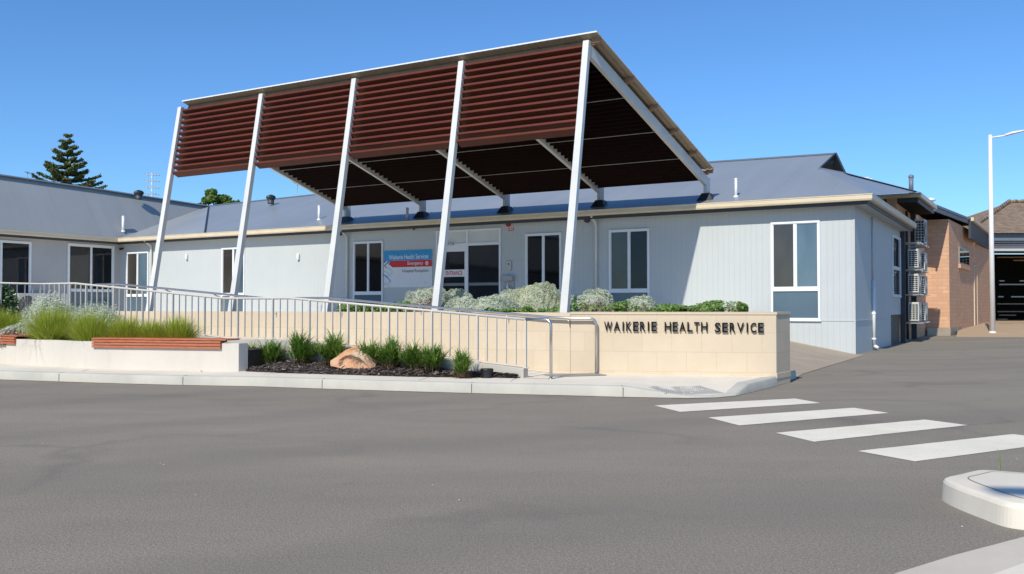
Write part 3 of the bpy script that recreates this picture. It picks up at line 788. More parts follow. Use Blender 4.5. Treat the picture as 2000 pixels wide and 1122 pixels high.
# louvre screens and ceiling slats
COLB = [0, 1, 2, 3]
for i in range(4):
    m = MB()
    for k in range(12):
        f = (k + .35) * .0275                              # fraction down the column
        a = T5.lerp(B5 + ZU * .9, f) + U * (STEP * i + .085 - .0) + V * .03; b = a + U * (STEP - .17)
        # lip + blade rising backwards
        dn = Vector((0, 0, -1)) + (B5 - T5 + ZU * 0) * 0
        lip = .050
        m.hexa([a - ZU * lip, b - ZU * lip, b - ZU * lip + V * .006, a - ZU * lip + V * .006], [a, b, b + V * .006, a + V * .006])
        up = V * .20 - ZU * .10
        m.hexa([a - ZU * lip, b - ZU * lip, b - ZU * (lip - .006), a - ZU * (lip - .006)][::-1], [a - ZU * lip + up, b - ZU * lip + up, b - ZU * (lip - .006) + up, a - ZU * (lip - .006) + up][::-1])
        q_ = a - ZU * lip + up
        fl = ZU * (.155 if k < 10 else .055)  # unseen rear flange added to stop sun passing between the blades
        if k < 11: m.hexa([q_ - fl, q_ + (b - a) - fl, q_ + (b - a) - fl + V * .006, q_ - fl + V * .006], [q_, q_ + (b - a), q_ + (b - a) + V * .006, q_ + V * .006])
        for e_, sg in ((a, 1), (b, -1)):
            q0 = e_ - U * (.085 * sg) - U * (-.0) ; q0 = e_ + U * (-.02 * sg)
            m.box(q0 - ZU * (lip + .006), U * (.025 * sg), V * .11, ZU * .006, 1)
    m.build('louvre_screen', [M['red_louvre'], M['steel_paint']], can)
    m = MB(); pitch = .19; w_ = .25
    while w_ < RL - .05:
        a = rp(i, w_, -.14) + U * .05; b = a + U * (STEP - .10)
        sl_ = (L5.z - 6.92) / RL
        d1 = RDIR * .192 + ZU * (.192 * sl_ + .045); d2 = ZU * .05
        m.hexa([a - d2, b - d2, b - d2 + RDIR * .008, a - d2 + RDIR * .008], [a + d2 * 1.3, b + d2 * 1.3, b + d2 * 1.3 + RDIR * .008, a + d2 * 1.3 + RDIR * .008])
        m.hexa([a, b, b + d1, a + d1], [a + ZU * .008, b + ZU * .008, b + d1 + ZU * .008, a + d1 + ZU * .008])
        w_ += pitch
    m.build('ceiling_slats', M['red_slat_shaded'], can)
    m = MB()
    for f in (.30, .55, .77):
        a = rp(i, RL * f, -.195) + U * .05; m.box(a, U * (STEP - .1), RDIR * .022, ZU * .008)
    m.build('ceiling_trim', M['steel_paint'], can)
for f in (.022, .26, .45, .63, .81, .975):
    m = MB(); a = rp(0, RL * f, .002, -.13); L_ = U * 12.80
    sl_ = (L5.z - 6.92) / RL; up = (ZU - RDIR * sl_).normalized() * .105; bk = (RDIR + ZU * sl_).normalized()
    m.box(a, L_, bk * .008, up); m.box(a + bk * .008, L_, bk * .06, up * .05); m.box(a + up * .95 + bk * .008, L_, bk * .06, up * .05)
    m.box(rp(0, RL * f, .105, -.25) - up * .75, U * .19, bk * .07, up * 1.62)
    m.box(rp(0, RL * f, .105, 12.67) - up * .75, U * .008, bk * .07, up * 1.62)
    m.build('purlin', M['purlin'], can)
# corrugated sheet: real waves, ribs run down the slope
m = MB(); nx = 340; sl_ = (L5.z - 6.92) / RL; x0, x1 = -.27, 12.70
a0 = rp(0, -.03, .125); a1 = rp(0, RL - .18, .125)
for i in range(nx + 1):
    x = x0 + (x1 - x0) * i / nx; wv = .011 * math.sin(2 * math.pi * x / .15)
    for pt in (a0, a1):
        m.v.append(pt + U * x + ZU * wv)
for i in range(nx):
    m.f.append([2 * i, 2 * i + 2, 2 * i + 3, 2 * i + 1]); m.m.append(0); m.sm.append(True)
m.build('roof_sheet', M['sheet'], can)
m = MB(); m.box(a0 + U * (x0 - .01) + ZU * .008 - RDIR * .02, U * (x1 - x0 + .02), RDIR * .09, ZU * .03)
m.box(a0 + U * (x0 - .012) + ZU * .015, (a1 - a0), U * .03, ZU * .012)
m.build('edge_capping', M['frame'], can)
# ------------------------------------------------------------------ main building
FR = Fr(C, U, N); SI = Fr(C, V, S)
K0 = Vector((-16.16, 37.18, 0)); tK = (K0 - C).dot(U); K0 = C + U * tK
WG = Fr(K0, -V, S)                                       # left wing wall, running toward the camera
WALLZ = 3.80
hb_ = empty('hospital_building', C + U * 12, 'low pale grey clad hospital wing with slate blue corrugated roof', 'building')
m = MB(); FR.box(m, .004, tK, -.2, 0, 0, WALLZ); m.v = [v if (v - C).dot(U) > .01 else v - U * .0045 for v in m.v]; m.build('front_wall', M['clad'], hb_)
m = MB(); SI.box(m, .004, 6.4, -.25, 0, 0, WALLZ); SI.box(m, 6.4, 8.8, -.25, 0, .95, WALLZ); sw = m.build('side_wall', M['clad'], hb_)
m = MB(); SI.box(m, 6.4, 8.8, -.25, -.06, 0, .95); m.build('brick_plinth', M['greybrick'], hb_)
m = MB(); WG.box(m, .0, 48, -.25, 0, 0, WALLZ); m.build('wing_wall', M['render_wall'], hb_)
# panel joint and corner trim
m = MB(); zj = .838
FR.box(m, -.008, 2.3, .001, .012, zj, zj + .022); SI.box(m, .0, 6.4, .001, .012, zj, zj + .022)
FR.box(m, -.008, .03, .0015, .010, 0, 3.79); SI.box(m, -.001, .03, .0015, .010, 0, 3.79)
m.build('wall_trim', M['soffit'], hb_)
# eaves: gutter, fascia, soffit
OV = .5; GZ0, GZ1 = 3.83, 3.99
gt = MB(); fs = MB(); sf = MB()
def eave(fr, a0, a1, m1=0, m0=0):
    # gutter profile with a rolled lip
    A = lambda a, o, z: fr.p(a, o, z)
    def strip(mb, prof, e0, e1):
        cols_ = []
        for (a, e) in ((a0, e0), (a1, e1)):
            cols_.append([A(a + e * o, o, z) for o, z in prof])
        n = len(prof); b = len(mb.v); mb.v += cols_[0] + cols_[1]
        for k in range(n):
            mb.f.append([b + k, b + (k + 1) % n, b + n + (k + 1) % n, b + n + k]); mb.m.append(0); mb.sm.append(False)
        mb.f.append([b + k for k in range(n)][::-1]); mb.m.append(0); mb.sm.append(False)
        mb.f.append([b + n + k for k in range(n)]); mb.m.append(0); mb.sm.append(False)
    strip(gt, [(OV - .12, GZ0), (OV - .02, GZ0), (OV, GZ0 + .04), (OV, GZ1 - .03), (OV + .012, GZ1 - .02), (OV + .012, GZ1), (OV - .02, GZ1), (OV - .03, GZ1 - .04), (OV - .12, GZ1 - .04)], m0, m1)
    strip(fs, [(OV - .16, GZ0 - .09), (OV - .122, GZ0 - .09), (OV - .122, GZ1 - .02), (OV - .16, GZ1 - .02)], m0, m1)
    strip(sf, [(.002, WALLZ - .02), (OV - .162, WALLZ - .06), (OV - .162, WALLZ - .045), (.002, WALLZ - .005)], m0, m1)
eave(FR, 0, tK, -1, -1); eave(SI, 0, 8.9, 0, -1); eave(WG, 0, 48, 0, 1)
gt.build('gutter', M['cream'], hb_); fs.build('fascia', M['dark_steel'], hb_); sf.build('soffit', M['soffit'], hb_)
# roofs
SLOPE = .34; zr0 = GZ1 - .03
def mplane(t, D): return C + U * t + V * (D) + ZU * (zr0 + SLOPE * (D + OV - .02))
nM = (V * -SLOPE + ZU).normalized(); pM = mplane(0, -OV + .02)
def onM(px, py): return on(px, py, pM, nM)
G0 = K0 + S * (OV - .02) + N * (OV - .02) + ZU * zr0
VT = onM(408, 403); R0 = onM(620, 380); R1 = onM(1373, 318); R2 = onM(1631, 300.5)
GA = onM(1600, 329.5)
# valley: from the inner gutter corner to VT
G1 = C + S * (OV - .02) + N * (OV - .02) + ZU * zr0
H2 = Vector((13.4, 29.9, 5.02))
m = MB()
# front plane polygon, triangulated as a fan-safe strip
VB = G0 - U * ((G0 - onM(403, 456)).dot(U)); VB.z = G0.z
m.add([VB, G1, GA, R2, R1, R0, VT], [(0, 1, 2), (0, 2, 3), (0, 3, 4), (0, 4, 5), (0, 5, 6)])
m.build('main_roof', M['roof'], hb_)
def back(p, d=9): return p + V * d - ZU * (SLOPE * d)
m = MB(); m.add([VT, R0, R1, R2, back(R2 - U * 0, 3), back(R1, 9), back(R0, 9), back(VT, 9)], [(0, 1, 6, 7), (1, 2, 5, 6), (2, 3, 4, 5)]); m.build('rear_roof', M['roof'], hb_)
# right side plane with gablet
e8 = SI.p(8.9, OV - .02, zr0)
m = MB()
GB = on(1649, 339, GA, V)
H2c = atY(1793, 377, 30.2) + N * .09 + ZU * .012; gAu = H2c + U * 1.35
m.add([G1, gAu, H2c, GB, GA], [(0, 1, 2), (0, 2, 3), (0, 3, 4)])
lowp = SI.p(8.9, -1.5, 4.55); m.add([G1, e8, lowp], [(0, 1, 2)])
H2 = H2c
m.build('hip_roof', M['roof'], hb_)
m = MB(); gx = S * -.25
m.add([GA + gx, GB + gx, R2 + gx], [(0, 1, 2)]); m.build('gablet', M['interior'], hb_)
m = MB()
for a, b in ((GA, R2), (R2, GB)):
    m.hexa([a - ZU * .16, b - ZU * .16, b - ZU * .16 + S * .05, a - ZU * .16 + S * .05], [a + ZU * .03, b + ZU * .03, b + ZU * .03 + S * .05, a + ZU * .03 + S * .05])
m.build('barge_board', M['dark_steel'], hb_)
m = MB()
def cap(a, b, w_=.16, h=.035):
    d = (b - a).normalized(); n_ = d.cross(ZU).normalized() * w_
    m.add([a - n_ - ZU * w_ * .25, a + ZU * h, a + n_ - ZU * w_ * .25, b - n_ - ZU * w_ * .25, b + ZU * h, b + n_ - ZU * w_ * .25], [(0, 3, 4, 1), (1, 4, 5, 2)])
cap(VT, R0); cap(R0, R1); cap(R1, R2); cap(GB + (H2 - GB) * -.0, H2); cap(GA - (H2 - GB).normalized() * .0, GB)
# wing roof through the wing gutter line and the valley top
d0 = (VT - G0); run = -d0.dot(S); slW = d0.z / run
nL = (S * slW + ZU).normalized()
def onL(px, py): return on(px, py, G0, nL)
wa = onL(200, 371); wb = onL(0, 342)
# level ridge running toward the camera
dirR = (wb - wa); dirR.z = 0; dirR = dirR.normalized()
far = wb + (wb - wa).normalized() * 38
cap(VT, wa); cap(wa, wb); cap(wb, far)
m.build('ridge_capping', M['roof_cap'], hb_)
m = MB(); ge = G0 - V * 48
m.add([G0, VT, wa, wb, far, ge, VB], [(0, 1, 2), (0, 2, 3), (0, 3, 4), (0, 4, 5), (0, 6, 1)]); m.build('wing_roof', M['roof_wing_sheen'], hb_)
def bk2(p, d=8): return p - S * d - ZU * (.3 * d)
m = MB(); m.add([VT, wa, wb, far, bk2(far), bk2(wb), bk2(wa), bk2(VT)], [(0, 7, 6, 1), (1, 6, 5, 2), (2, 5, 4, 3)]); m.build('wing_rear_roof', M['roof'], hb_)
m = MB(); d = VT - VB; n_ = U * .06
m.add([VB - n_ + ZU * .012, VB + n_ + ZU * .012, VT + n_ + ZU * .012, VT - n_ + ZU * .012], [(0, 1, 2, 3)]); m.build('valley_gutter', M['flash'], hb_)

# windows: frame mesh > pane, lower panel
def window(fr, a0, a1, z0, zm, z1, parent, panes=('glass_brown', 'glass_dark'), low='spandrel', fw=.055, low_on=True, label=None, mull=1):
    """a grows to the left in the picture for the front wall; panes listed in order of a"""
    m = MB(); d = .045
    if not low_on: zm = z0
    FRb = lambda x0, x1, y0, y1, dd=d: fr.box(m, x0, x1, .001, dd, y0, y1)
    FRb(a0, a0 + fw, z0, z1); FRb(a1 - fw, a1, z0, z1); FRb(a0 + fw, a1 - fw, z1 - fw, z1); FRb(a0 + fw, a1 - fw, z0, z0 + fw)
    if low_on: FRb(a0 + fw, a1 - fw, zm - .05, zm + .05)
    zb = zm + .05 if low_on else z0 + fw
    xs = [a0 + fw]
    for k in range(mull):
        c_ = a0 + (a1 - a0) * (k + 1) / (mull + 1); FRb(c_ - .028, c_ + .028, zb, z1 - fw, .035); xs += [c_ - .028, c_ + .028]
    xs.append(a1 - fw)
    FRb(a0 - .02, a1 + .02, z0 - .03, z0 - .0005, .06)
    w_ = m.build('window', M['frame'], parent, bevel=.003)
    if label: w_['label'] = label
    for k in range(mull + 1):
        q = MB(); x0, x1 = xs[2 * k], xs[2 * k + 1]
        # sash frame
        fr.box(q, x0 + .018, x1 - .018, .002, .008, zb + .018, z1 - fw - .018)
        q.build('pane', M[panes[k]], w_)
        q = MB()
        for b_ in ((x0, x0 + .018, zb, z1 - fw), (x1 - .018, x1, zb, z1 - fw), (x0 + .018, x1 - .018, zb, zb + .018), (x0 + .018, x1 - .018, z1 - fw - .018, z1 - fw)):
            fr.box(q, b_[0], b_[1], .002, .022, b_[2], b_[3])
        q.build('sash', M['frame'], w_)
    if low_on:
        q = MB(); fr.box(q, a0 + fw, a1 - fw, .002, .012, z0 + fw, zm - .05); q.build('lower_panel', M[low], w_)
    return w_
def fa_(px): return FR.at(px, 500)[0]
ZT, ZM, ZB_ = 3.43, 1.66, .86
wins = [(1506, 1602, ('glass_sky_reflect', 'glass_brown')), (1190, 1269, ('glass_door', 'glass_brown')), (1027, 1097, ('glass_dark', 'glass_dark')), (691, 749, ('glass_dark', 'glass_dark')), (434, 479, ('glass_sky_reflect', 'glass_brown')), (248, 291, ('glass_sky_reflect', 'glass_brown'))]
for k, (x0, x1, pn) in enumerate(wins):
    window(FR, fa_(x1), fa_(x0), ZB_, ZM, ZT, hb_, pn, low='spandrel' if k in (0, 4, 5) else 'spandrel')
# wing windows
def wa_(px): return WG.at(px, 520)[0]
zt = WG.at(176, 478)[1]; zm = WG.at(176, 568)[1]
window(WG, wa_(222), wa_(131), .9, zm, zt, hb_, ('glass_door', 'glass_brown'), fw=.09, label='wide two-pane window near the inner corner')
zt = WG.at(30, 471)[1]
window(WG, wa_(60), wa_(60) + 3.4, .9, 1.2, zt, hb_, ('glass_door', 'glass_door', 'glass_door'), fw=.07, low_on=False, mull=2)
# side window
s0 = SI.at(1742, 500)[0]; s1 = SI.at(1757, 500)[0]
window(SI, s0, s1, 1.55, 2.45, 3.5, hb_, ('glass_dark',), mull=0, low='glass_brown')
# entrance glazing
e = fa_(979); f_ = fa_(853)
m = MB(); zt = 3.66; zd = 3.17; zf = .8
mid = fa_(913.5)
FR.box(m, e, e + .06, .001, .05, zf, zt); FR.box(m, f_ - .06, f_, .001, .05, zf, zt); FR.box(m, mid - .04, mid + .04, .001, .05, zf, zt)
FR.box(m, e + .06, mid - .04, .001, .045, zd - .03, zd + .06); FR.box(m, mid + .04, f_ - .06, .001, .045, zd - .16, zd + .06)
FR.box(m, e + .06, mid - .04, .001, .045, zf, zf + .12); FR.box(m, e + .06, f_ - .06, .001, .045, zt - .05, zt)
ent = m.build('entrance_door', M['frame'], hb_, bevel=.003)
m = MB(); FR.box(m, e + .06, mid - .04, .002, .012, zd + .06, zt - .05); FR.box(m, mid + .04, f_ - .06, .002, .012, zd + .06, zt - .05); m.build('transom_panel', M['steel_paint'], ent)
m = MB(); FR.box(m, e + .06, mid - .04, .002, .012, zf + .12, zd - .03); m.build('pane', M['glass_door'], ent)
m = MB(); FR.box(m, mid + .10, f_ - .12, .002, .012, zf + .1, zd - .20); m.build('door_pane', M['glass_door'], ent)
m = MB(); FR.box(m, mid + .04, mid + .10, .002, .03, zf, zd - .16); FR.box(m, f_ - .12, f_ - .06, .002, .03, zf, zd - .16); FR.box(m, mid + .10, f_ - .12, .002, .03, zd - .20, zd - .16); m.build('door_leaf', M['frame'], ent)
zb1 = FR.at(890, 541)[1]; zb2 = FR.at(890, 527)[1]
m = MB(); FR.box(m, mid + .10, f_ - .12, .012, .016, zb1, zb2); m.build('entrance_band', M['white'], ent)
zs1 = FR.at(940, 558)[1]; zs2 = FR.at(940, 552.5)[1]
m = MB(); FR.box(m, mid + .10, f_ - .12, .012, .014, zs1, zs2); FR.box(m, e + .06, mid - .04, .012, .014, zs1, zs2); m.build('safety_strip', paint('frosted_strip', (.20, .22, .23), .6), ent)
m = MB(); xx = fa_(867); m.tube([FR.p(xx, .03, 1.6), FR.p(xx, .07, 1.6), FR.p(xx, .07, 2.0), FR.p(xx, .03, 2.0)], .012, 8); m.build('door_handle', M['stainless'], ent)
m = MB(); FR.box(m, fa_(888), fa_(869), .045, .11, zd + .0, zd + .055); m.build('door_closer', M['galv'], ent)
a0, zt0 = FR.at(870.5, 538.3, .017); a1, _ = FR.at(903, 538.3, .017)
me = textmesh('ENTRANCE', .2, offset=.004)
place_text('entrance_word', me, M['redsign'], FR.p(a0, .018, zt0), -U, ZU, abs(a0 - a1), (FR.at(880, 529.5)[1] - zt0), ent)
# downpipes on the building
def downpipe(fr, a, z_top, z_bot, r, mat, name='downpipe', o=.07, elbow=True, parent=hb_):
    m = MB(); p = [fr.p(a, o, z_bot + .06), fr.p(a, o, z_top - .2)]
    if elbow: p = [fr.p(a, o, z_bot), fr.p(a, o, z_top - .22), fr.p(a, o + .02, z_top - .16), fr.p(a + .0, OV - .2, z_top - .03), fr.p(a, OV - .1, z_top + .04)]
    m.tube(p, r, 12)
    for z in np.arange(z_bot + .5, z_top - .4, 1.1): m.lathe(fr.p(a, o, z), [(r + .008, 0), (r + .008, .03)], 12)
    return m.build(name, mat, parent)
for px in (1166, 680, 298): downpipe(FR, fa_(px), WALLZ, tz if px < 1200 else 0, .042, M['steel_paint'])
for px in (1152, 671): 
    m = MB(); a = fa_(px); m.lathe(FR.p(a, OV - .32, 3.66), [(.03, 0), (.09, .03), (.09, .13), (.07, .16)], 16); m.build('gutter_outlet', M['dark_steel'], hb_)
m = MB(); a = SI.at(1703, 600)[0]; m.tube([SI.p(a, .05, .12), SI.p(a, .05, 1.95)], .045, 12); m.tube([SI.p(a, .05, .13), SI.p(a, .16, .06)], .045, 12)
for z in (.3, 1.0, 1.7): m.lathe(SI.p(a, .05, z), [(.055, 0), (.055, .04)], 12)
m.build('drain_pipe', M['white'], hb_)
m = MB(); m.tube([SI.p(a, .03, 1.95), SI.p(a, .03, 3.7)], .022, 8); m.build('conduit', M['soffit'], hb_)
# small wall things
def wallbox(name, px0, px1, py0, py1, d, mat, label, cat, group=None, bev=.01):
    a1, z1 = FR.at(px0, py0); a0, _ = FR.at(px1, py0); _, z0 = FR.at(px0, py1)
    m = MB(); FR.box(m, a0, a1, .002, d, z0, z1); o = m.build(name, M[mat], bevel=bev); tag(o, label, cat, group); return o, (a0, a1, z0, z1)
def bulk(px, lbl, grp):
    a, z = FR.at(px, 502); m = MB()
    m.lathe(FR.p(a, .05, z - .11), [(.045, 0), (.055, .03), (.055, .19), (.045, .22)], 14); FR.box(m, a - .02, a + .02, .001, .03, z - .04, z + .04)
    tag(m.build('wall_light', M['white']), lbl, 'wall light', grp)
bulk(366, 'small white cylinder wall light between the two left columns', 'cylinder wall lights')
bulk(584, 'small white cylinder wall light on the sunlit wall left of third column', 'cylinder wall lights')
d_ = empty('hand_sanitiser', FR.p(*[FR.at(992, 553)[0], .1, 1.6]), 'grey hand sanitiser dispenser on the wall beside the entrance glazing', 'dispenser')
a1, z1 = FR.at(984, 539); a0, _ = FR.at(1005, 539); _, z0 = FR.at(984, 566)
m = MB(); FR.box(m, a0, a1, .002, .04, z0, z1); FR.box(m, a0, a1, .04, .16, z1 - .17, z1); FR.box(m, a0, a1, .04, .14, z0, z0 + .03); m.build('housing', M['grey_plastic'], d_, bevel=.012)
m = MB(); m.lathe(FR.p((a0 + a1) / 2, .1, z0 + .03), [(.035, 0), (.045, .03), (.012, .13), (.012, .2)], 12); m.build('nozzle', M['white'], d_)
ic = empty('intercom', FR.p(FR.at(995, 520)[0], .03, 2.0), 'narrow steel intercom panel above the sanitiser dispenser', 'intercom')
a1, z1 = FR.at(990, 510); a0, _ = FR.at(1000, 510); _, z0 = FR.at(990, 529)
m = MB(); FR.box(m, a0, a1, .002, .05, z0, z1); m.build('faceplate', M['galv'], ic, bevel=.012)
m = MB(); m.lathe(FR.p((a0 + a1) / 2, .05, z1 - .1), [(.026, 0), (.026, .012)], 14, ax=N); m.build('button', M['black'], ic)
sn = empty('fire_alarm', FR.p(FR.at(993, 439)[0], .05, 3.5), 'red fire alarm sounder above a small red FIRE plate', 'fire alarm')
a, z = FR.at(993.5, 438.5); m = MB(); m.lathe(FR.p(a, .002, z), [(.08, 0), (.08, .04), (.05, .09)], 16, ax=N); m.build('sounder', M['red'], sn)
a1, z1 = FR.at(993, 446); a0, _ = FR.at(1004, 446); _, z0 = FR.at(993, 451.5); m = MB(); FR.box(m, a0, a1, .002, .01, z0, z1); pl = m.build('sign_plate', M['redsign'], sn)
place_text('fire_word', textmesh('FIRE', .2, offset=.004), M['textwhite'], FR.p(a1 - .02, .0115, z0 + .018), -U, ZU, a1 - a0 - .04, (z1 - z0) - .036, pl)
for px, lb in ((811, 'white dome security camera under the eave above the blue and red sign'), ):
    cm = empty('security_camera', FR.p(FR.at(px, 448)[0], .08, 3.6), lb, 'security camera')
    a, z = FR.at(px, 445); m = MB(); m.lathe(FR.p(a, .08, z + .05), [(.02, .0), (.07, -.01), (.075, -.06), (.05, -.075)], 16); m.build('housing', M['white'], cm)
    m = MB(); m.lathe(FR.p(a, .08, z - .026), [(.05, 0), (.045, -.035), (.02, -.055)], 14); m.build('dome', M['black'], cm)
cm = empty('security_camera', WG.p(.4, .1, 3.4), 'dark security camera in the inner corner beside the wing', 'security camera')
a, z = FR.at(241, 487); m = MB(); m.tube([FR.p(a, .0, z + .03), FR.p(a, .1, z)], .03, 10); m.build('bracket', M['black'], cm); m = MB(); m.lathe(FR.p(a, .12, z - .05), [(.05, 0), (.075, .04), (.05, .1)], 14); m.build('dome', M['black'], cm)
# information sign
sg = empty('hospital_sign', FR.p(FR.at(797, 525)[0], .02, 1.7), 'blue, red and pale grey wall sign reading Waikerie Health Services, Emergency, Hospital Reception', 'sign')
sa1, sz1 = FR.at(750.8, 491); sa0, _ = FR.at(845, 487.5); _, sz0 = FR.at(750.8, 562)
SW = sa1 - sa0; SH = sz1 - sz0
def sp(x, y, o=.03): return FR.p(sa1 - x * SW, o, sz0 + y * SH)       # x from left, y from bottom
m = MB(); FR.box(m, sa0, sa1, .002, .028, sz0, sz1); m.build('panel', M['signgrey'], sg, bevel=.002)
def flat(name, pts, o, mat):
    m = MB(); vs = [sp(x, y, o) for x, y in pts]; n = len(vs)
    m.add(vs + [v + N * .002 for v in vs], [tuple(range(n, 2 * n))] + [(i, (i + 1) % n, n + (i + 1) % n, n + i) for i in range(n)])
    return m.build(name, M[mat], sg)
flat('blue_band', [(0, .72), (0, 1), (1, 1), (1, .735), (.17, .722), (.05, .60), (0, .62)][:0] or [(0, .725), (1, .725), (1, 1), (0, 1)], .0285, 'blue')
flat('red_band', [(.10, .635), (.19, .545), (1, .545), (1, .722), (.15, .722)], .0285, 'redsign')
flat('red_ribbon', [(0, .67), (.07, .722), (0, .722)], .0285, 'redsign')
flat('blue_ribbon', [(0, .60), (.03, .60), (.17, .73), (.10, .73)], .031, 'blue')
flat('red_ribbon', [(.02, .60), (.07, .545), (.045, .545), (.0, .60)], .0310, 'redsign')
def rib(x0, y0, x1, y1, w_, mat, o, amp):
    P_ = []; Q_ = []
    for k in range(11):
        t = k / 10; x = x0 + (x1 - x0) * t; y = y0 + (y1 - y0) * t + amp * math.sin(t * math.pi)
        P_.append((x, y + w_)); Q_.append((x, y - w_))
    flat('sign_ribbon', P_ + Q_[::-1], o, mat)
rib(.0, .34, .15, .15, .02, 'blue', .0310, .035)
rib(.05, .54, .19, .42, .018, 'signpale2', .0300, .03); rib(.19, .42, .02, .24, .018, 'signpale2', .0302, .0); rib(.0, .45, .16, .30, .015, 'signpale2', .0304, .02); rib(.14, .17, .0, .06, .018, 'signpale2', .0306, -.02); rib(.0, .12, .12, .01, .016, 'signpale2', .0308, .02)
def stxt(body, x0, x1, y0, y1, mat, off_=.0, name='sign_text'):
    me = textmesh(body, .2, offset=off_, spacing=.95); place_text(name, me, M[mat], sp(x0, y0, .032), -U, ZU, (x1 - x0) * SW, (y1 - y0) * SH, sg)
stxt('Waikerie Health Services', .105, .925, .76, .885, 'textwhite', .001)
stxt('Emergency', .50, .82, .575, .69, 'textwhite', .001)
stxt('Hospital Reception', .395, .93, .375, .485, 'textdark', .0005)
m = MB(); m.lathe(sp(.895, .635, .0306), [(.062, 0), (.062, .002)], 24, ax=N); m.build('arrow_disc', M['textwhite'], sg)
m = MB()
for pts in ([(.87, .627), (.90, .627), (.90, .643), (.87, .643)], [(.895, .605), (.922, .635), (.895, .665), (.905, .635)]):
    vs = [sp(x, y, .0335) for x, y in pts]; m.add(vs, [tuple(range(len(vs)))])
m.build('arrow', M['redsign'], sg)
m = MB(); m.lathe(sp(.865, .15, .0302), [(.016, 0), (.016, .001)], 12, ax=N)
for pts in ([(.845, .115), (.885, .115), (.878, .135), (.852, .135)], [(.83, .09), (.90, .09), (.90, .098), (.83, .098)]):
    vs = [sp(x, y, .0305) for x, y in pts]; m.add(vs, [tuple(range(len(vs)))])
m.build('emblem', M['signpale2'], sg)
# ------------------------------------------------------------------ roof furniture
def vent_pipe(p, h, lbl, r=.04, cap_=True):
    m = MB(); m.tube([p - ZU * .1, p + ZU * h], r, 12); m.lathe(p - ZU * .03, [(r + .04, 0), (r + .03, .03), (r + .005, .06)], 14)
    if cap_: m.lathe(p + ZU * (h - .02), [(r + .006, 0), (r + .006, .03), (r * .4, .045)], 12)
    tag(m.build('vent_pipe', M['white']), lbl, 'vent pipe', 'white vent pipes on the roof')
for px, py0, py1, lb in ((623, 429, 403, 'white vent pipe on the main roof between second and third columns'), (795.5, 428, 407, 'short white vent pipe seen under the canopy, right of third column'), (1437.5, 384, 350, 'white vent pipe on the main roof right of the canopy')):
    p = onM(px, py0); q_ = atY(px, py1, p.y); vent_pipe(p, q_.z - p.z, lb, r=.038 if px > 1000 else .045)
p = onL(240.5, 452); q_ = atY(240.5, 423, p.y); vent_pipe(p, q_.z - p.z, 'white vent pipe on the left wing roof above the inner corner', .055)
def turbine(px, py, rpx, lb, plane):
    p = plane(px, py + 4); s_ = (p.y / F) * rpx
    e = empty('turbine_vent', p, lb, 'roof vent', 'round turbine roof vents')
    m = MB(); m.lathe(p - ZU * s_ * .6, [(s_ * .7, 0), (s_ * .7, s_ * .9)], 20); m.build('base', M['dark_steel'], e)
    m = MB(); n = 22
    for k in range(n):
        a = 2 * math.pi * k / n; b = a + .22
        pr = [(.7, .25), (.98, .5), (1.05, .8), (.9, 1.1), (.35, 1.35)]
        cols_ = [(p + Vector((math.cos(a) * r * s_, math.sin(a) * r * s_, h * s_)), p + Vector((math.cos(b) * r * .93 * s_, math.sin(b) * r * .93 * s_, h * s_))) for r, h in pr]
        loft(m, [list(c) for c in cols_])
    m.lathe(p + ZU * 1.25 * s_, [(.4 * s_, 0), (.3 * s_, .12 * s_)], 16); m.lathe(p + ZU * .2 * s_, [(.6 * s_, 0), (.8 * s_, .5 * s_), (.3 * s_, 1.0 * s_)], 18)
    m.build('turbine_head', M['dark_steel'], e)
turbine(271, 380, 9, 'dark turbine vent on the left wing ridge near the antenna', lambda x, y: on(x, y, G0 + ZU * .6, nL))
turbine(529, 389, 9, 'dark turbine vent on the main ridge between first and second columns', lambda x, y: on(x, y, pM + ZU * .2, nM))
def antenna(px, y0, y1, Y, half, n, lb):
    m = MB(); a = atY(px, y0, Y); b = atY(px, y1, Y); m.tube([Vector((a.x, a.y, 4)), b + ZU * .1], .02, 6)
    for k in range(n):
        z = b.z + (a.z - b.z) * .86 * k / max(n - 1, 1); w_ = half * Y / F
        m.box((a.x - w_, Y - .03, z), (2 * w_, 0, 0), (0, .03, 0), ZU * .03)
        for t in (-.8, -.4, 0, .4, .8): m.box((a.x + w_ * t, Y - .35, z - .0), (.015, 0, 0), (0, .7, 0), ZU * .14 * (1 if False else .2))
    tag(m.build('antenna', M['white'] if half > 8 else M['galv']), lb, 'antenna')
antenna(296, 386, 342, 48, 13, 4, 'white four-tier television antenna behind the left wing roof')
antenna(581, 392, 358, 52, 8, 2, 'thin grey aerial mast behind the main roof right of the turbine vent')
antenna(54, 352, 338, 55, 2, 1, 'thin faint mast far behind the left wing roof')
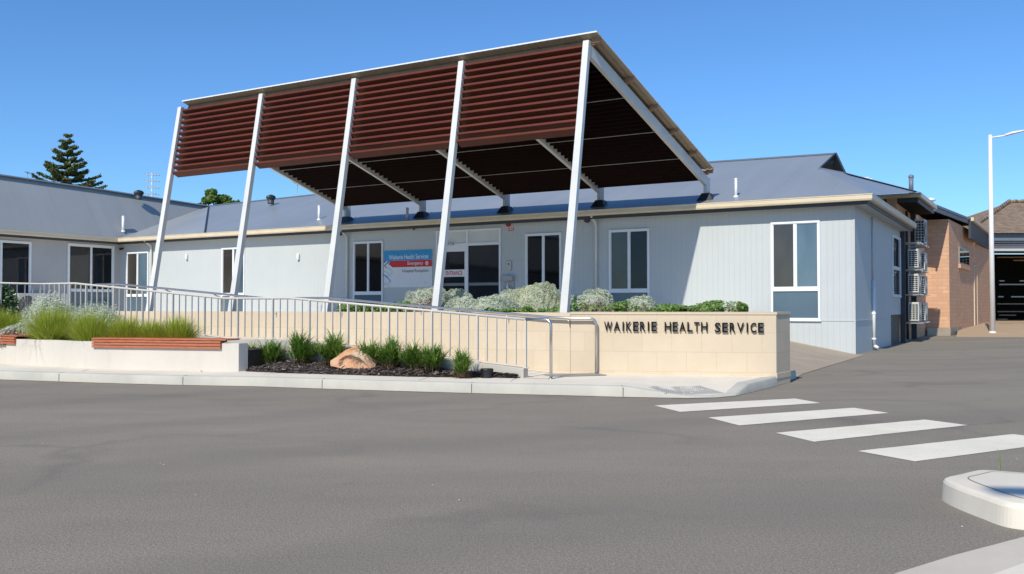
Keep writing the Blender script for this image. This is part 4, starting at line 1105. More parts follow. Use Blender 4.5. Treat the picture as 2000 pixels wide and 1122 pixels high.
# ------------------------------------------------------------------ ac units
def ac_unit(loc, rz, lb, group, wdt=.85, dep=.33, h=.68):
    e = empty('air_conditioner', loc, lb, 'air conditioner', group, rz)
    def P(m, name, mat, par_=e, bev=0):
        o = m.build(name, mat, None, bevel=bev); o.parent = par_; return o
    m = MB(); m.box((-wdt / 2, -dep / 2, .05), (wdt, 0, 0), (0, dep, 0), ZU * (h - .05)); m.box((-wdt * .4, -dep / 2, 0), (.06, 0, 0), (0, dep, 0), ZU * .05); m.box((wdt * .35, -dep / 2, 0), (.06, 0, 0), (0, dep, 0), ZU * .05)
    cas = P(m, 'casing', M['ac'], bev=.012)
    m = MB(); cx_, cz = -wdt * .14, h * .53; R_ = h * .38
    m.lathe((cx_, -dep / 2 - .002, cz), [(R_, 0), (R_, .004)], 28, ax=Vector((0, -1, 0))); P(m, 'fan_opening', M['black'])
    m = MB()
    for r in np.linspace(R_ * .25, R_, 6):
        pts = [(cx_ + r * math.cos(a), -dep / 2 - .016, cz + r * math.sin(a)) for a in np.linspace(0, 2 * math.pi, 25)]; m.tube(pts, .004, 4, cap=False)
    for a in np.linspace(0, math.pi, 5)[:-1]: m.tube([(cx_ - R_ * math.cos(a), -dep / 2 - .014, cz - R_ * math.sin(a)), (cx_ + R_ * math.cos(a), -dep / 2 - .014, cz + R_ * math.sin(a))], .005, 4)
    P(m, 'fan_grille', M['ac'])
    for sgn, nm in ((-1, 'side_grille'), (1, 'side_grille')):
        m = MB(); x = sgn * (wdt / 2 + .001)
        for i in range(3):
            for k in range(8):
                y = -dep / 2 + .03 + i * (dep - .04) / 3; z = .1 + k * (h - .15) / 8
                m.box((x - (.0 if sgn > 0 else .004), y, z), (.004, 0, 0), (0, (dep - .04) / 3 - .02, 0), ZU * ((h - .15) / 8 - .022))
        P(m, nm, M['black'])
    return e
ra = math.atan2(S.y, S.x) + math.pi / 2
lv = [(.68, 'lowest'), (1.64, 'second lowest'), (2.48, 'third lowest')]
for z, nmz in lv:
    for r_, w2 in ((9.55, 'nearer'), (11.55, 'farther')):
        ac_unit(SI.p(r_, .36, z), ra, f'{w2} unit of the {nmz} pair of air conditioners beside the salmon brick wall', 'air conditioners stacked on the side wall')
ac_unit(SI.p(11.6, .36, 3.40), ra, 'single topmost air conditioner, partly behind the white-cream gutter end', 'air conditioners stacked on the side wall', h=.95)
for z, _ in lv + [(3.40, '')]:
    m = MB()
    for r_ in (9.2, 9.85, 11.2, 11.85): SI.box(m, r_, r_ + .04, .0, .6, z - .045, z - .002)
    m.box(SI.p(8.95, .52, z - .04), V * 3.1, S * .03, ZU * .035)
    tag(m.build('ac_bracket', M['galv']), {.68: 'lowest', 1.64: 'second lowest', 2.48: 'third lowest', 3.40: 'topmost'}[z] + ' steel bracket rail carrying air conditioners beside the brick wall', 'bracket', 'air conditioner bracket rails')
p = WG.at(55, 590, .6); 
for px, lb in ((57, 'left ground air conditioner behind the ramp railing, under the wing window'), (106, 'right ground air conditioner behind the ramp railing, near the wide wing window')):
    a = WG.at(px, 585, .6)[0]; ac_unit(WG.p(a, .55, .8), ra, lb, 'air conditioners standing by the left wing', h=.9, wdt=.98)
# ------------------------------------------------------------------ brick building, carport, lamp
bb_ = empty('brick_building', Vector((18.3, 37.8, 0)), 'salmon brick building with slate blue fascia behind the clad wing', 'building')
PC = Vector((18.3, 37.8, 0)); SB = C + V * 17.8
m = MB(); V2_ = Vector((.56, .83, 0)).normalized()
HB = 4.88
q = [SI.p(8.8, -.1, 0), SI.p(17.8, -.1, 0), SI.p(17.8, -.4, 0), SI.p(8.8, -.4, 0)]
m.prism(q, 0, HB)
m.prism([SI.p(17.75, -.5, 0), PC, PC + V2_ * 14, PC + V2_ * 14 + U * 8, SI.p(17.75, -.5, 0) + V * 6], .0, HB)
m.build('brick_wall', M['brick'], bb_)
m = MB(); n2 = Vector((V2_.y, -V2_.x, 0))
m.prism([SI.p(17.2, .0, 0), PC + N * .03 + n2 * .03, PC + V2_ * 3.2 + n2 * .03, PC + V2_ * 3.2 - n2 * .02, PC - n2 * .02 + V * .0, SI.p(17.2, 0, 0) + V * .3], 0, .33)
m.build('plinth', M['brownconc'], bb_)
BR = Fr(PC, V2_, n2)
w0_, z1_ = BR.at(1872, 482); w1_, _ = BR.at(1891, 487); _, z0_ = BR.at(1872, 516)
m = MB(); BR.box(m, w0_, w1_, .001, .04, z0_, z1_); wb_ = m.build('window', M['galv'], bb_)
for k in range(3):
    m = MB(); ww = (w1_ - w0_) / 3; BR.box(m, w0_ + ww * k + .06, w0_ + ww * (k + 1) - .04, .04, .045, z0_ + .08, z1_ - .08); m.build('pane', M['glass_door'], wb_)
m = MB(); BR.box(m, w0_ - .1, w1_ + .1, .001, .10, z0_ - .18, z0_ - .01); m.build('window_sill', M['brick'], bb_)
m = MB(); d0_, dz = BR.at(1902, 520); BR.box(m, d0_, d0_ + .9, .001, .02, .3, dz); m.build('door', M['brick'], bb_)
m = MB(); BR.box(m, d0_ - .12, d0_ - .002, .001, .04, .3, dz + .05); BR.box(m, d0_ + .902, d0_ + 1.0, .001, .04, .3, dz + .05); BR.box(m, d0_ - .0, d0_ + .9, .001, .04, dz + .002, dz + .06); m.build('door_frame', M['cream'], bb_)
# eave over the brick: slate fascia running back along the right side
ea = atY(1823, 402, 35.7); eb = atY(1897, 431, 35.7); eb = on(1897, 431, ea, ZU)
m = MB(); d = eb - ea; n_ = Vector((d.y, -d.x, 0)).normalized()
m.box(ea - ZU * .22, d, n_ * .06, ZU * .26); m.box(ea - ZU * .05 + n_ * .06, d, n_ * .05, ZU * .09)
m.build('fascia', M['roof_cap'], bb_)
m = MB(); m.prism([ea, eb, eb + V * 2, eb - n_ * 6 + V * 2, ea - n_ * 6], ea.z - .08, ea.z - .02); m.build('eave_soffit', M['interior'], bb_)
m = MB(); up_ = -n_ * 5 + ZU * 1.3
m.add([ea + ZU * .045, eb + ZU * .045, eb + up_, ea + up_], [(0, 1, 2, 3)]); m.build('roof', M['roof'], bb_)
# cream eave of the middle roof
H2b = atY(1793, 377, 30.2); gA = on(1700, 381, H2b, ZU); gB = on(1825, 402.5, H2b, ZU)
gA = H2b + U * 3.6; gA.z = H2b.z
m = MB(); m.box(gA - ZU * .15, H2b - gA, N * .1, ZU * .15); d = gB - H2b; n_ = Vector((d.y, -d.x, 0)).normalized(); m.box(H2b - ZU * .15 + N * .1, d, n_ * .1, ZU * .15); m.build('gutter', M['cream'], bb_)
m = MB(); m.box(gA - ZU * .30 + V * .02, H2b - gA, V * .04, ZU * .26); m.box(H2b - ZU * .30 - n_ * .06, d, n_ * .04, ZU * .26); m.build('upper_fascia', M['dark_steel'], bb_)
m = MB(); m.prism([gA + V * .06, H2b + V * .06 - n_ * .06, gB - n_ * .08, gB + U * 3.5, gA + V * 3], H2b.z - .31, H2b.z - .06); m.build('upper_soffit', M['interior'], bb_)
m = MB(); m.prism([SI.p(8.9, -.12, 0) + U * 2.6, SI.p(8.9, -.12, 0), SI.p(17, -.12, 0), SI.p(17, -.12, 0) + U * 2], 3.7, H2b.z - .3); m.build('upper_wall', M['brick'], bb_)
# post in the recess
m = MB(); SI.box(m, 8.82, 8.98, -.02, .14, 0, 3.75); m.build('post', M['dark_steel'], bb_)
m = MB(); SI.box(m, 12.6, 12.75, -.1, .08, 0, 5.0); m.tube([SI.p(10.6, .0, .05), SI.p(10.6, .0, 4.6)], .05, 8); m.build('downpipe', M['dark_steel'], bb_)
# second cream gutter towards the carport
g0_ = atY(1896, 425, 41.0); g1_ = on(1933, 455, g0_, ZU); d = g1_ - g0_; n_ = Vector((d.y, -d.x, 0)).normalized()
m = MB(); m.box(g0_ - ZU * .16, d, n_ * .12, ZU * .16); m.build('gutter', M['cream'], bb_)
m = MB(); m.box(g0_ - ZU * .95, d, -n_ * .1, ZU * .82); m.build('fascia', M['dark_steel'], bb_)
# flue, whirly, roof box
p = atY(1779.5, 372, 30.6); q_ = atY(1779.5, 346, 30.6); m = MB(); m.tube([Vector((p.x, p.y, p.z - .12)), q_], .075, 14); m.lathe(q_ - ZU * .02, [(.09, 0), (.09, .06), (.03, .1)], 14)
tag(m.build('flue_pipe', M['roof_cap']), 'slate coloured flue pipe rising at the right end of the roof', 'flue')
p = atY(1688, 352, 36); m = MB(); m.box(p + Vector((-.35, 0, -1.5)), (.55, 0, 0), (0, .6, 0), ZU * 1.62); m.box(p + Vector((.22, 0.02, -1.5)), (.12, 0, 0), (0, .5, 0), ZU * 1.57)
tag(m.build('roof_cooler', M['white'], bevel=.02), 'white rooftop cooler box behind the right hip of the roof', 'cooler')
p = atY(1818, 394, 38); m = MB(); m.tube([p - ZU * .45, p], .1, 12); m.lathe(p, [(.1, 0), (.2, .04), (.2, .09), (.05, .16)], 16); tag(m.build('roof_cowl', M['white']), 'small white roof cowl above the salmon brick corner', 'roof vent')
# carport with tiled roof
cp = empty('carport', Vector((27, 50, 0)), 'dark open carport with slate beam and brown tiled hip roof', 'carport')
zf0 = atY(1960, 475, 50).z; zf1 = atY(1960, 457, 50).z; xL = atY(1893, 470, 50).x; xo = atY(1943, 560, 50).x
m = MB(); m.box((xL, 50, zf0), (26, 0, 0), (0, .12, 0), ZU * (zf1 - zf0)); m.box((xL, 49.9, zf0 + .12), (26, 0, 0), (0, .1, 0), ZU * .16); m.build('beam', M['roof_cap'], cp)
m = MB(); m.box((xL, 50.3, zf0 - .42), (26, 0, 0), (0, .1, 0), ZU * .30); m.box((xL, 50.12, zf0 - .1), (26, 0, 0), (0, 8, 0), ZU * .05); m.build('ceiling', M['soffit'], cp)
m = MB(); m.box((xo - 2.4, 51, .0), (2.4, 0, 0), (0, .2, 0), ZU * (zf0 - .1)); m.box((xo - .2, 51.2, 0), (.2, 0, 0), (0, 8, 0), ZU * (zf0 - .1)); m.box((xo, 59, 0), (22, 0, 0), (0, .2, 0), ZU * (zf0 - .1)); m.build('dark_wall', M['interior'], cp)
m = MB(); random.seed(3)
for py, xa, xb, c_ in ((503, 1948, 2100, 0), (509, 1980, 2100, 0), (549, 1952, 1962, 1), (556, 1952, 2100, 1), (580, 1950, 1960, 1), (580, 1975, 2100, 1), (594, 1948, 2100, 0), (609, 1948, 2100, 0), (616, 1952, 1985, 0), (624, 1948, 1968, 0), (549, 1992, 2100, 1)):
    a = atY(xa, py, 57.5); b = atY(xb, py, 57.5); m.box((a.x, 57.5, a.z - .035), (b.x - a.x, 0, 0), (0, .12, 0), ZU * .07, c_)
m.build('slat', [M['tanconc'], M['galv']], cp)
m = MB(); rdx = atY(1971, 396, 56)
e0_ = Vector((xL - .4, 49.7, zf1 + .02)); e1_ = e0_ + Vector((30, 0, 0)); r0_ = rdx; r1_ = rdx + Vector((24, 0, 0)); e2_ = Vector((xL - .4, 62, zf1 + .02))
e3_ = e2_ + Vector((30, 0, 0))
m.add([e0_, e1_, r1_, r0_, e2_, e3_], [(0, 1, 2, 3), (4, 0, 3), (5, 4, 3, 2)]); m.build('tiled_roof', M['tile'], cp)
m = MB()
for a, b in ((e0_, r0_), (r0_, r1_)):
    n_ = int((b - a).length / .42)
    for k in range(n_):
        p = a.lerp(b, k / n_); q_ = a.lerp(b, (k + 1.15) / n_); m.tube([p + ZU * .03, q_ + ZU * .06], [.12, .14], 8)
m.build('ridge_tiles', M['tile'], cp)
m = MB(); m.add([gnd(1868, 658.5, .004), gnd(2500, 662, .004), Vector((50, 51, .37)), Vector((xo - 3.5, 47, .37)), Vector((PC + V2_ * 3 - n2 * .1).to_tuple()) + ZU * .2], [(0, 1, 2, 3, 4)])
m.add([Vector((xo - 3.5, 47, .37)), Vector((50, 47, .37)), Vector((50, 60, .37)), Vector((xo - 3.5, 60, .37))], [(0, 1, 2, 3)])
tag(m.build('tan_pavement', M['tanconc']), kind='structure')
m = MB(); al = FR.at(1545, 678)[0]
apz = .16
m.add([FR.p(al + 3, -.02, .42), FR.p(al, -.02, apz), FR.p(.0, -.02, .012), C + S * .25 + N * .15 + ZU * .008, gnd(1566, 731, .008), Vector((4.5, 14.55, .012)), Vector((3.95, 14.6, .012)), RE + ZU * .5 - V * .02], [(1, 2, 3, 4, 5, 6, 7), (0, 1, 7)])
tag(m.build('concrete_apron', M['brownconc']), kind='structure')
# street lamps
def street_lamp(base, hgt, lb, r0=.12, r1=.07, arm=Vector((1, 0, 0))):
    e = empty('street_lamp', base, lb, 'street lamp', 'white street lamps')
    m = MB(); m.tube([base + ZU * .02, base + ZU * hgt], [r0, r1], 18); m.build('pole', M['white'], e)
    m = MB(); m.box(base + Vector((-.3, -.3, 0)), (.6, 0, 0), (0, .6, 0), ZU * .05); m.lathe(base + ZU * .05, [(r0 + .03, 0), (r0 + .03, .08), (r0, .12)], 16); m.build('base_plate', M['white'], e)
    t = base + ZU * (hgt - .12)
    m = MB(); m.tube([t, t + arm * .65 + ZU * .05], .035, 10); m.build('arm', M['white'], e)
    m = MB(); sd = Vector((-arm.y, arm.x, 0)); a = t + arm * .55 + ZU * .03; d = arm * .72 + ZU * .14
    m.hexa([a - sd * .07, a + sd * .07, a + d * .35 + sd * .15, a + d * .35 - sd * .15], [a - sd * .05 + ZU * .07, a + sd * .05 + ZU * .07, a + d * .35 + sd * .1 + ZU * .10, a + d * .35 - sd * .1 + ZU * .10])
    m.hexa([a + d * .35 - sd * .15, a + d * .35 + sd * .15, a + d + sd * .11, a + d - sd * .11], [a + d * .35 - sd * .1 + ZU * .10, a + d * .35 + sd * .1 + ZU * .10, a + d + sd * .07 + ZU * .05, a + d - sd * .07 + ZU * .05])
    m.build('lamp_head', M['steel_paint'], e, bevel=.01); return e
lb0 = gnd(1938.5, 655.5); street_lamp(lb0, atY(1935, 264, lb0.y).z, 'tall white street lamp standing on the tan pavement before the carport', arm=Vector((.88, -.47, 0)))
# the lamp behind the camera whose shadow lies on the island
tip = gnd(1921, 956, .142); k_ = 8.3; hp = tip + Vector((sun_dir.x, sun_dir.y, 0)) * (k_ / sun_dir.z)
e_ = street_lamp(Vector((hp.x + 1.3, hp.y - .1, 0)), k_ + .05, 'white street lamp standing behind the viewer, casting the island shadow', arm=Vector((-1, .08, 0)))
# ------------------------------------------------------------------ vegetation
def npmesh(name, verts, faces_n, k, mat, smooth=False):
    """verts (n*k,3), one k-gon chain per leaf already expanded in faces_n (m,4) quads"""
    me = bpy.data.meshes.new(name); nv = len(verts); nf = len(faces_n); w_ = faces_n.shape[1]
    me.vertices.add(nv); me.vertices.foreach_set('co', verts.astype(np.float32).ravel())
    me.loops.add(nf * w_); me.polygons.add(nf)
    me.loops.foreach_set('vertex_index', faces_n.astype(np.int32).ravel())
    me.polygons.foreach_set('loop_start', np.arange(nf, dtype=np.int32) * w_)
    me.polygons.foreach_set('loop_total', np.full(nf, w_, dtype=np.int32))
    me.materials.append(mat); me.update(calc_edges=True); me.validate()
    return me
def blades_mesh(name, n, R0_, Hh, spread, width, mat, droop=.35, segs=4, lean=0.0, hvar=.3, up=.0):
    a = rng.uniform(0, 2 * np.pi, n); r = R0_ * np.sqrt(rng.uniform(0, 1, n))
    tilt = np.clip(rng.beta(1.15, 1.5, n), 0, 1) * spread
    hh = Hh * (1 - hvar * rng.uniform(0, 1, n) ** 1.2)
    az = a + rng.normal(0, .5, n)
    base = np.stack([r * np.cos(a), r * np.sin(a), np.zeros(n)], 1)
    d = np.stack([np.cos(az), np.sin(az), np.zeros(n)], 1); side = np.stack([-np.sin(az), np.cos(az), np.zeros(n)], 1)
    tw = rng.uniform(-.9, .9, n)[:, None]; side = side * np.cos(tw) + d * np.sin(tw)
    V_ = []
    for s_ in range(segs + 1):
        t = s_ / segs
        out = (np.sin(tilt) * hh * t + droop * tilt * hh * t * t)[:, None]
        z = np.cos(tilt) * hh * t - droop * tilt * hh * .9 * t * t * .6
        w_ = (width * (1 - .92 * t ** 1.6) * (.7 + .6 * rng.uniform(0, 1, n)))[:, None] * .5
        c_ = base + d * out; c_[:, 2] += np.maximum(z, .0)
        V_ += [c_ - side * w_, c_ + side * w_]
    V_ = np.stack(V_, 1)                         # n, 2(segs+1), 3
    m_ = 2 * (segs + 1); idx = np.arange(n)[:, None] * m_
    fs_ = []
    for s_ in range(segs): fs_.append(np.stack([idx[:, 0] + 2 * s_, idx[:, 0] + 2 * s_ + 1, idx[:, 0] + 2 * s_ + 3, idx[:, 0] + 2 * s_ + 2], 1))
    return npmesh(name, V_.reshape(-1, 3), np.concatenate(fs_), 4, mat)
def leafcloud(name, P, Nn, size, mat, aspect=1.6, jit=.7, svar=.5):
    n = len(P); nn = Nn + rng.normal(0, jit, (n, 3)); nn /= np.linalg.norm(nn, axis=1)[:, None]
    t = np.cross(nn, rng.normal(0, 1, (n, 3))); t /= np.linalg.norm(t, axis=1)[:, None] + 1e-9
    b = np.cross(nn, t); s_ = (size * (1 - svar / 2 + svar * rng.uniform(0, 1, n)))[:, None] if np.isscalar(size) else size[:, None]
    V_ = np.stack([P - t * s_ * aspect * .5, P + b * s_ * .5 + nn * s_ * .12, P + t * s_ * aspect * .5, P - b * s_ * .5 + nn * s_ * .12], 1)
    idx = np.arange(n) * 4
    return npmesh(name, V_.reshape(-1, 3), np.stack([idx, idx + 1, idx + 2, idx + 3], 1), 4, mat)
def lump(dirs, ph, amp):
    x, y, z = dirs[:, 0], dirs[:, 1], dirs[:, 2]
    return 1 + amp * (np.sin(4.1 * x + ph) * np.cos(3.7 * y + 1.3 * ph) + .6 * np.sin(9 * z + 5 * x + ph) * np.cos(8 * y - ph) + .4 * np.sin(17 * x + 2 * ph) * np.sin(15 * z - 13 * y + ph))
def mound_pts(n, rx, ry, rz, ph, amp=.07, zmin=-.05, zmax=1.0, shell=.12):
    d = rng.normal(0, 1, (int(n * 2.6), 3)); d /= np.linalg.norm(d, axis=1)[:, None]
    d = d[(d[:, 2] > zmin) & (d[:, 2] < zmax)][:n]
    r = lump(d, ph, amp) * (1 - shell * rng.uniform(0, 1, len(d)) ** 2)
    return d * r[:, None] * np.array([rx, ry, rz]), d
def core(mat, rx, ry, rz, name='core', s_=.8):
    m = MB(); 
    m.lathe((0, 0, 0), [(s_ * math.cos(t), s_ * math.sin(t)) for t in np.linspace(0, 1.45, 8)], 20)
    m.v = [Vector((v.x * rx, v.y * ry, v.z * rz)) for v in m.v]
    return m
def link(name, me, parent=None, loc=(0, 0, 0)):
    o = bpy.data.objects.new(name, me); COL.objects.link(o)
    if parent is not None: o.parent = parent
    o.location = loc; return o
def copy_tree(o, parent=None):
    c_ = o.copy(); COL.objects.link(c_)
    c_.parent = parent
    for ch_ in list(o.children): copy_tree(ch_, c_)
    return c_
M['core'] = paint('shrub_inner_twigs', (.40, .44, .34), .95, .2, 10)
M['coredry'] = paint('shrub_inner_dry', (.13, .105, .08), .95, .2, 10)
M['coredark'] = paint('shrub_inner_dark', (.018, .03, .012), .95, .2, 10)
def bush_mesh(name, n, mat):
    """short strap leaves leaving several upright stems, giving an egg-shaped clump"""
    ns = 26; sa = rng.uniform(0, 2 * np.pi, ns); st = rng.uniform(0, .95, ns); sl = rng.uniform(.22, .40, ns)
    k = rng.integers(0, ns, n); t0 = rng.uniform(.1, 1, n) ** .8
    axis = np.stack([np.sin(st) * np.cos(sa), np.sin(st) * np.sin(sa), np.cos(st)], 1)
    base = axis[k] * (sl[k] * t0)[:, None] + rng.normal(0, .012, (n, 3)); base[:, 2] = np.maximum(base[:, 2], 0)
    az = sa[k] + rng.uniform(-np.pi, np.pi, n) * .8; til = rng.uniform(.25, 1.25, n); ln = rng.uniform(.16, .32, n)
    d = np.stack([np.cos(az), np.sin(az), np.zeros(n)], 1); sd = np.stack([-np.sin(az), np.cos(az), np.zeros(n)], 1)
    V_ = []; wv = rng.uniform(.6, 1.2, n)
    for s_ in range(4):
        t = s_ / 3; c_ = base + d * (np.sin(til) * ln * t + .05 * t * t)[:, None]; c_[:, 2] += np.cos(til) * ln * t - .06 * t * t
        w_ = (.019 * wv * (1 - .93 * t ** 1.7) * .5)[:, None]; V_ += [c_ - sd * w_, c_ + sd * w_]
    V_ = np.stack(V_, 1); idx = np.arange(n) * 8
    fs_ = np.concatenate([np.stack([idx + 2 * q, idx + 2 * q + 1, idx + 2 * q + 3, idx + 2 * q + 2], 1) for q in range(3)])
    return npmesh(name, V_.reshape(-1, 3), fs_, 4, mat)
# ---- strap-leaf clumps in the mulch
protoS = []
for k in range(3):
    e = bpy.data.objects.new('strap_leaf_plant', None); COL.objects.link(e)
    link('foliage', bush_mesh('foliage', 1050, M['strap']), e)
    link('dry_leaves', blades_mesh('dry_leaves', 90, .12, .20, 1.45, .016, M['dryblade'], droop=.5, segs=3), e)
    protoS.append(e)
spots = [(492, 712, .80, 'strap-leaf clump half hidden behind the right end of the seat wall', -.1), (530, 717, 1.02, 'strap-leaf clump just right of the end of the seat wall', 0), (588, 717, 1.08, 'strap-leaf clump left of the rock, second from the seat wall', 0), (651, 712, 1.10, 'tall strap-leaf clump directly behind the left end of the rock', 0), (719, 708, .92, 'strap-leaf clump rising behind the top of the rock', 0), (764, 716, .98, 'strap-leaf clump immediately right of the rock', 0), (808, 718, .82, 'smaller left one of two touching strap-leaf clumps between the rock and the last clump', 0), (843, 722, .90, 'right one of two touching strap-leaf clumps between the rock and the last clump', 0), (902, 733, .80, 'small strap-leaf clump standing apart beside the black pit', 0)]
for k, (px, py, s_, lb, _) in enumerate(spots):
    c_ = protoS[k] if k < 3 else copy_tree(protoS[k % 3])
    kx = (px - 1000) / F; dback = .34 if px > 500 else .30
    o_ = F0 - FE * dback; s__ = (o_.x - kx * o_.y) / (-FD.x + kx * FD.y); p = o_ + FD * s__
    if px > 880: p = gnd(px, 735, .17)
    c_.location = (p.x, p.y, hit(MBV, p.x, p.y, .17) - .01)
    c_.scale = (s_ * .92, s_ * .92, s_ * random.uniform(1.0, 1.12)); c_.rotation_euler = (0, 0, random.uniform(0, 6))
    tag(c_, lb, 'plant', 'strap-leaf clumps in the mulch bed')
# ---- lime tussocks
protoT = []
for k in range(3):
    e = bpy.data.objects.new('tussock_grass', None); COL.objects.link(e)
    link('foliage', blades_mesh('foliage', 2000, .15, .72, .98, .0105, M['tussock'], droop=.26, segs=4, hvar=.55), e)
    link('dry_blades', blades_mesh('dry_blades', 140, .2, .45, 1.4, .007, M['dryblade'], droop=.6, segs=3), e)
    protoT.append(e)
ts = [(-14, 659, 1.1, 17.9, 'lime green tussock at the left edge beside the dark leafy shrub'), (26, 659, .95, 18.1, 'small lime tussock showing between the dark shrub and the dry grey shrub'), (103, 659, 1.14, 16.9, 'largest lime green tussock, above the bare stretch of seat wall'), (178, 661, 1.0, 16.2, 'lime tussock at the left end of the long timber bench'), (246, 661, .90, 16.0, 'lime tussock behind the left half of the long bench'), (298, 661, .80, 15.9, 'shortest lime tussock behind the middle of the long bench'), (348, 661, .90, 15.8, 'lime tussock at the right end of the planted bed, behind the bench'), (-70, 659, 1.2, 18.0, 'lime tussock cut off beyond the left edge of the photo')]
for k, (px, py, s_, Y, lb) in enumerate(ts):
    c_ = protoT[k] if k < 3 else copy_tree(protoT[k % 3])
    p = atY(px, py, Y); c_.location = (p.x, p.y, .47); c_.scale = (s_ * .95, s_ * .95, s_); c_.rotation_euler = (0, 0, random.uniform(0, 6))
    tag(c_, lb, 'grass tussock', 'lime green grass tussocks')
# small stray tufts
for px, py, Y, s_, lb in ((405, 661, 15.9, .38, 'tiny green tuft behind the right end of the long bench'), (428, 663, 15.6, .42, 'tiny green tuft next to the right end of the seat wall')):
    c_ = copy_tree(protoS[1]); p = atY(px, py, Y); c_.location = (p.x, p.y, .47); c_.scale = (s_,) * 3; tag(c_, lb, 'plant', 'tiny tufts behind the bench')
# ---- silver mounds
def silver_shrub(p, rx, ry, rz, lb, grp, n=9000, mat='silver', dryfrac=.0, size=.0145, ph=None, name='silver_shrub', wispy=0.0):
    ph = ph if ph is not None else random.uniform(0, 6)
    e = bpy.data.objects.new(name, None); COL.objects.link(e); e.location = p; tag(e, lb, 'shrub', grp)
    cm_ = core(None, rx, ry, rz); o = cm_.build('twigs', M['core' if dryfrac < .4 else 'coredry'], None, uvs=False); o.parent = e
    n = int(n * 2.6); P, D = mound_pts(n, rx, ry, rz, ph, amp=.13, shell=.14)
    if wispy: P = P * (1 + (rng.uniform(0, 1, (len(P), 1)) ** 3) * wispy)
    frontness = -D[:, 1] * .9 - D[:, 2] * 1.0 + rng.normal(0, .12, len(P)) + .12 * np.sin(9 * D[:, 0])
    dry = frontness > (1.0 - dryfrac * 1.25) if dryfrac else np.zeros(len(P), bool)
    link('foliage', leafcloud('foliage', P[~dry], D[~dry], size, M[mat], 1.9, .55), e)
    if dry.any(): link('dry_foliage', leafcloud('dry_foliage', P[dry], D[dry], size * .8, M['dry'], 2.6, 1.0), e)
    return e
gs = 'silver shrubs in the raised planter'
def pl(px, Y, z=1.0): q = atY(px, 600, Y); return Vector((q.x, q.y, z))
silver_shrub(pl(836, 20.9), .56, .5, .66, 'pale silver shrub with brown base just left of the second column from the right', gs, 7500, 'silver', .55)
silver_shrub(pl(884, 21.3), .62, .5, .60, 'silver shrub in the shade behind the second column from the right', gs, 7500, 'silver', 0)
silver_shrub(pl(905, 16.6), .36, .3, .38, 'low silver shrub right of the second column from the right', gs, 5000, 'silver', 0)
silver_shrub(pl(955, 16.4), .38, .3, .40, 'low silver shrub between the column and the big yellowish mound, left one', gs, 5000, 'silver', .35)
silver_shrub(pl(975, 18.0), .42, .34, .42, 'small silver mound in front of the entrance glazing, behind a green patch', gs, 4500, 'silver', 0)
silver_shrub(pl(1004, 19.6), .50, .38, .59, 'rounded silver shrub touching the left side of the big yellowish mound', gs, 7000, 'silver', 0)
silver_shrub(pl(1046, 19.1), .60, .50, .70, 'biggest rounded mound, yellowish silver, left of the rightmost column', gs, 12000, 'silver2', .0)
silver_shrub(pl(1080, 19.0), .24, .2, .33, 'small silver and brown shrub at the foot of the rightmost column', gs, 3000, 'silver', .6)
silver_shrub(pl(1116, 19.3), .3, .28, .44, 'dark shaded silver shrub behind the rightmost column', gs, 3500, 'silver', 0)
silver_shrub(pl(1162, 15.9), .35, .32, .51, 'domed silver shrub with broad brown base right of the rightmost column', gs, 7500, 'silver', .68)
silver_shrub(pl(1250, 15.9), .27, .27, .40, 'small silver shrub with brown base in the groundcover below the middle right window', gs, 5000, 'silver', .6)
silver_shrub(pl(1425, 15.6), .17, .15, .22, 'tiny silver sprig in the groundcover above the word SERVICE', gs, 1500, 'silver', .3)
silver_shrub(pl(762, 17.4), .5, .3, .22, 'low flat silver shrub below the blue and red sign', gs, 3500, 'silver', 0)
gs2 = 'wispy silver shrubs behind the tussocks'
def pg(px, Y): q = atY(px, 600, Y); return Vector((q.x, q.y, .47))
silver_shrub(pg(100, 18.1), .64, .5, .80, 'wide wispy silver-green shrub against the left part of the railing', gs2, 15000, 'silver', 0, .016, name='wispy_shrub', wispy=.22)
silver_shrub(pg(186, 17.5), .62, .45, .68, 'wispy silver-green shrub right of the widest one, above the bench end', gs2, 12000, 'silver', 0, .016, name='wispy_shrub', wispy=.22)
silver_shrub(pg(37, 17.42), .34, .24, .36, 'dry grey-brown shrub behind the left timber bench', gs2, 7000, 'silver', .95, .022, name='wispy_shrub', wispy=.2)
silver_shrub(pg(385, 16.0), .16, .14, .14, 'small grey tuft at the right end of the tussock row', gs2, 1800, 'silver', .5, .018, name='wispy_shrub', wispy=.3)
# dark leafy shrub at the left edge
e = bpy.data.objects.new('leafy_shrub', None); COL.objects.link(e); q = atY(-2, 600, 18.5); e.location = (q.x, q.y, .47); tag(e, 'dark green leafy shrub at the left edge of the photo, in front of the railing', 'shrub')
P, D = mound_pts(6000, .44, .36, 1.15, 2.2, .12, shell=.6); link('foliage', leafcloud('foliage', P, D, .05, M['darkleaf'], 1.7, .9), e)
m = MB()
for k in range(14):
    a = rng.uniform(0, 6.28); m.tube([(0, 0, 0), (.12 * math.cos(a), .12 * math.sin(a), .4), (.3 * math.cos(a), .28 * math.sin(a), .8)], [.012, .008, .004], 5)
o = m.build('stem', M['bark'], None, uvs=False); o.parent = e
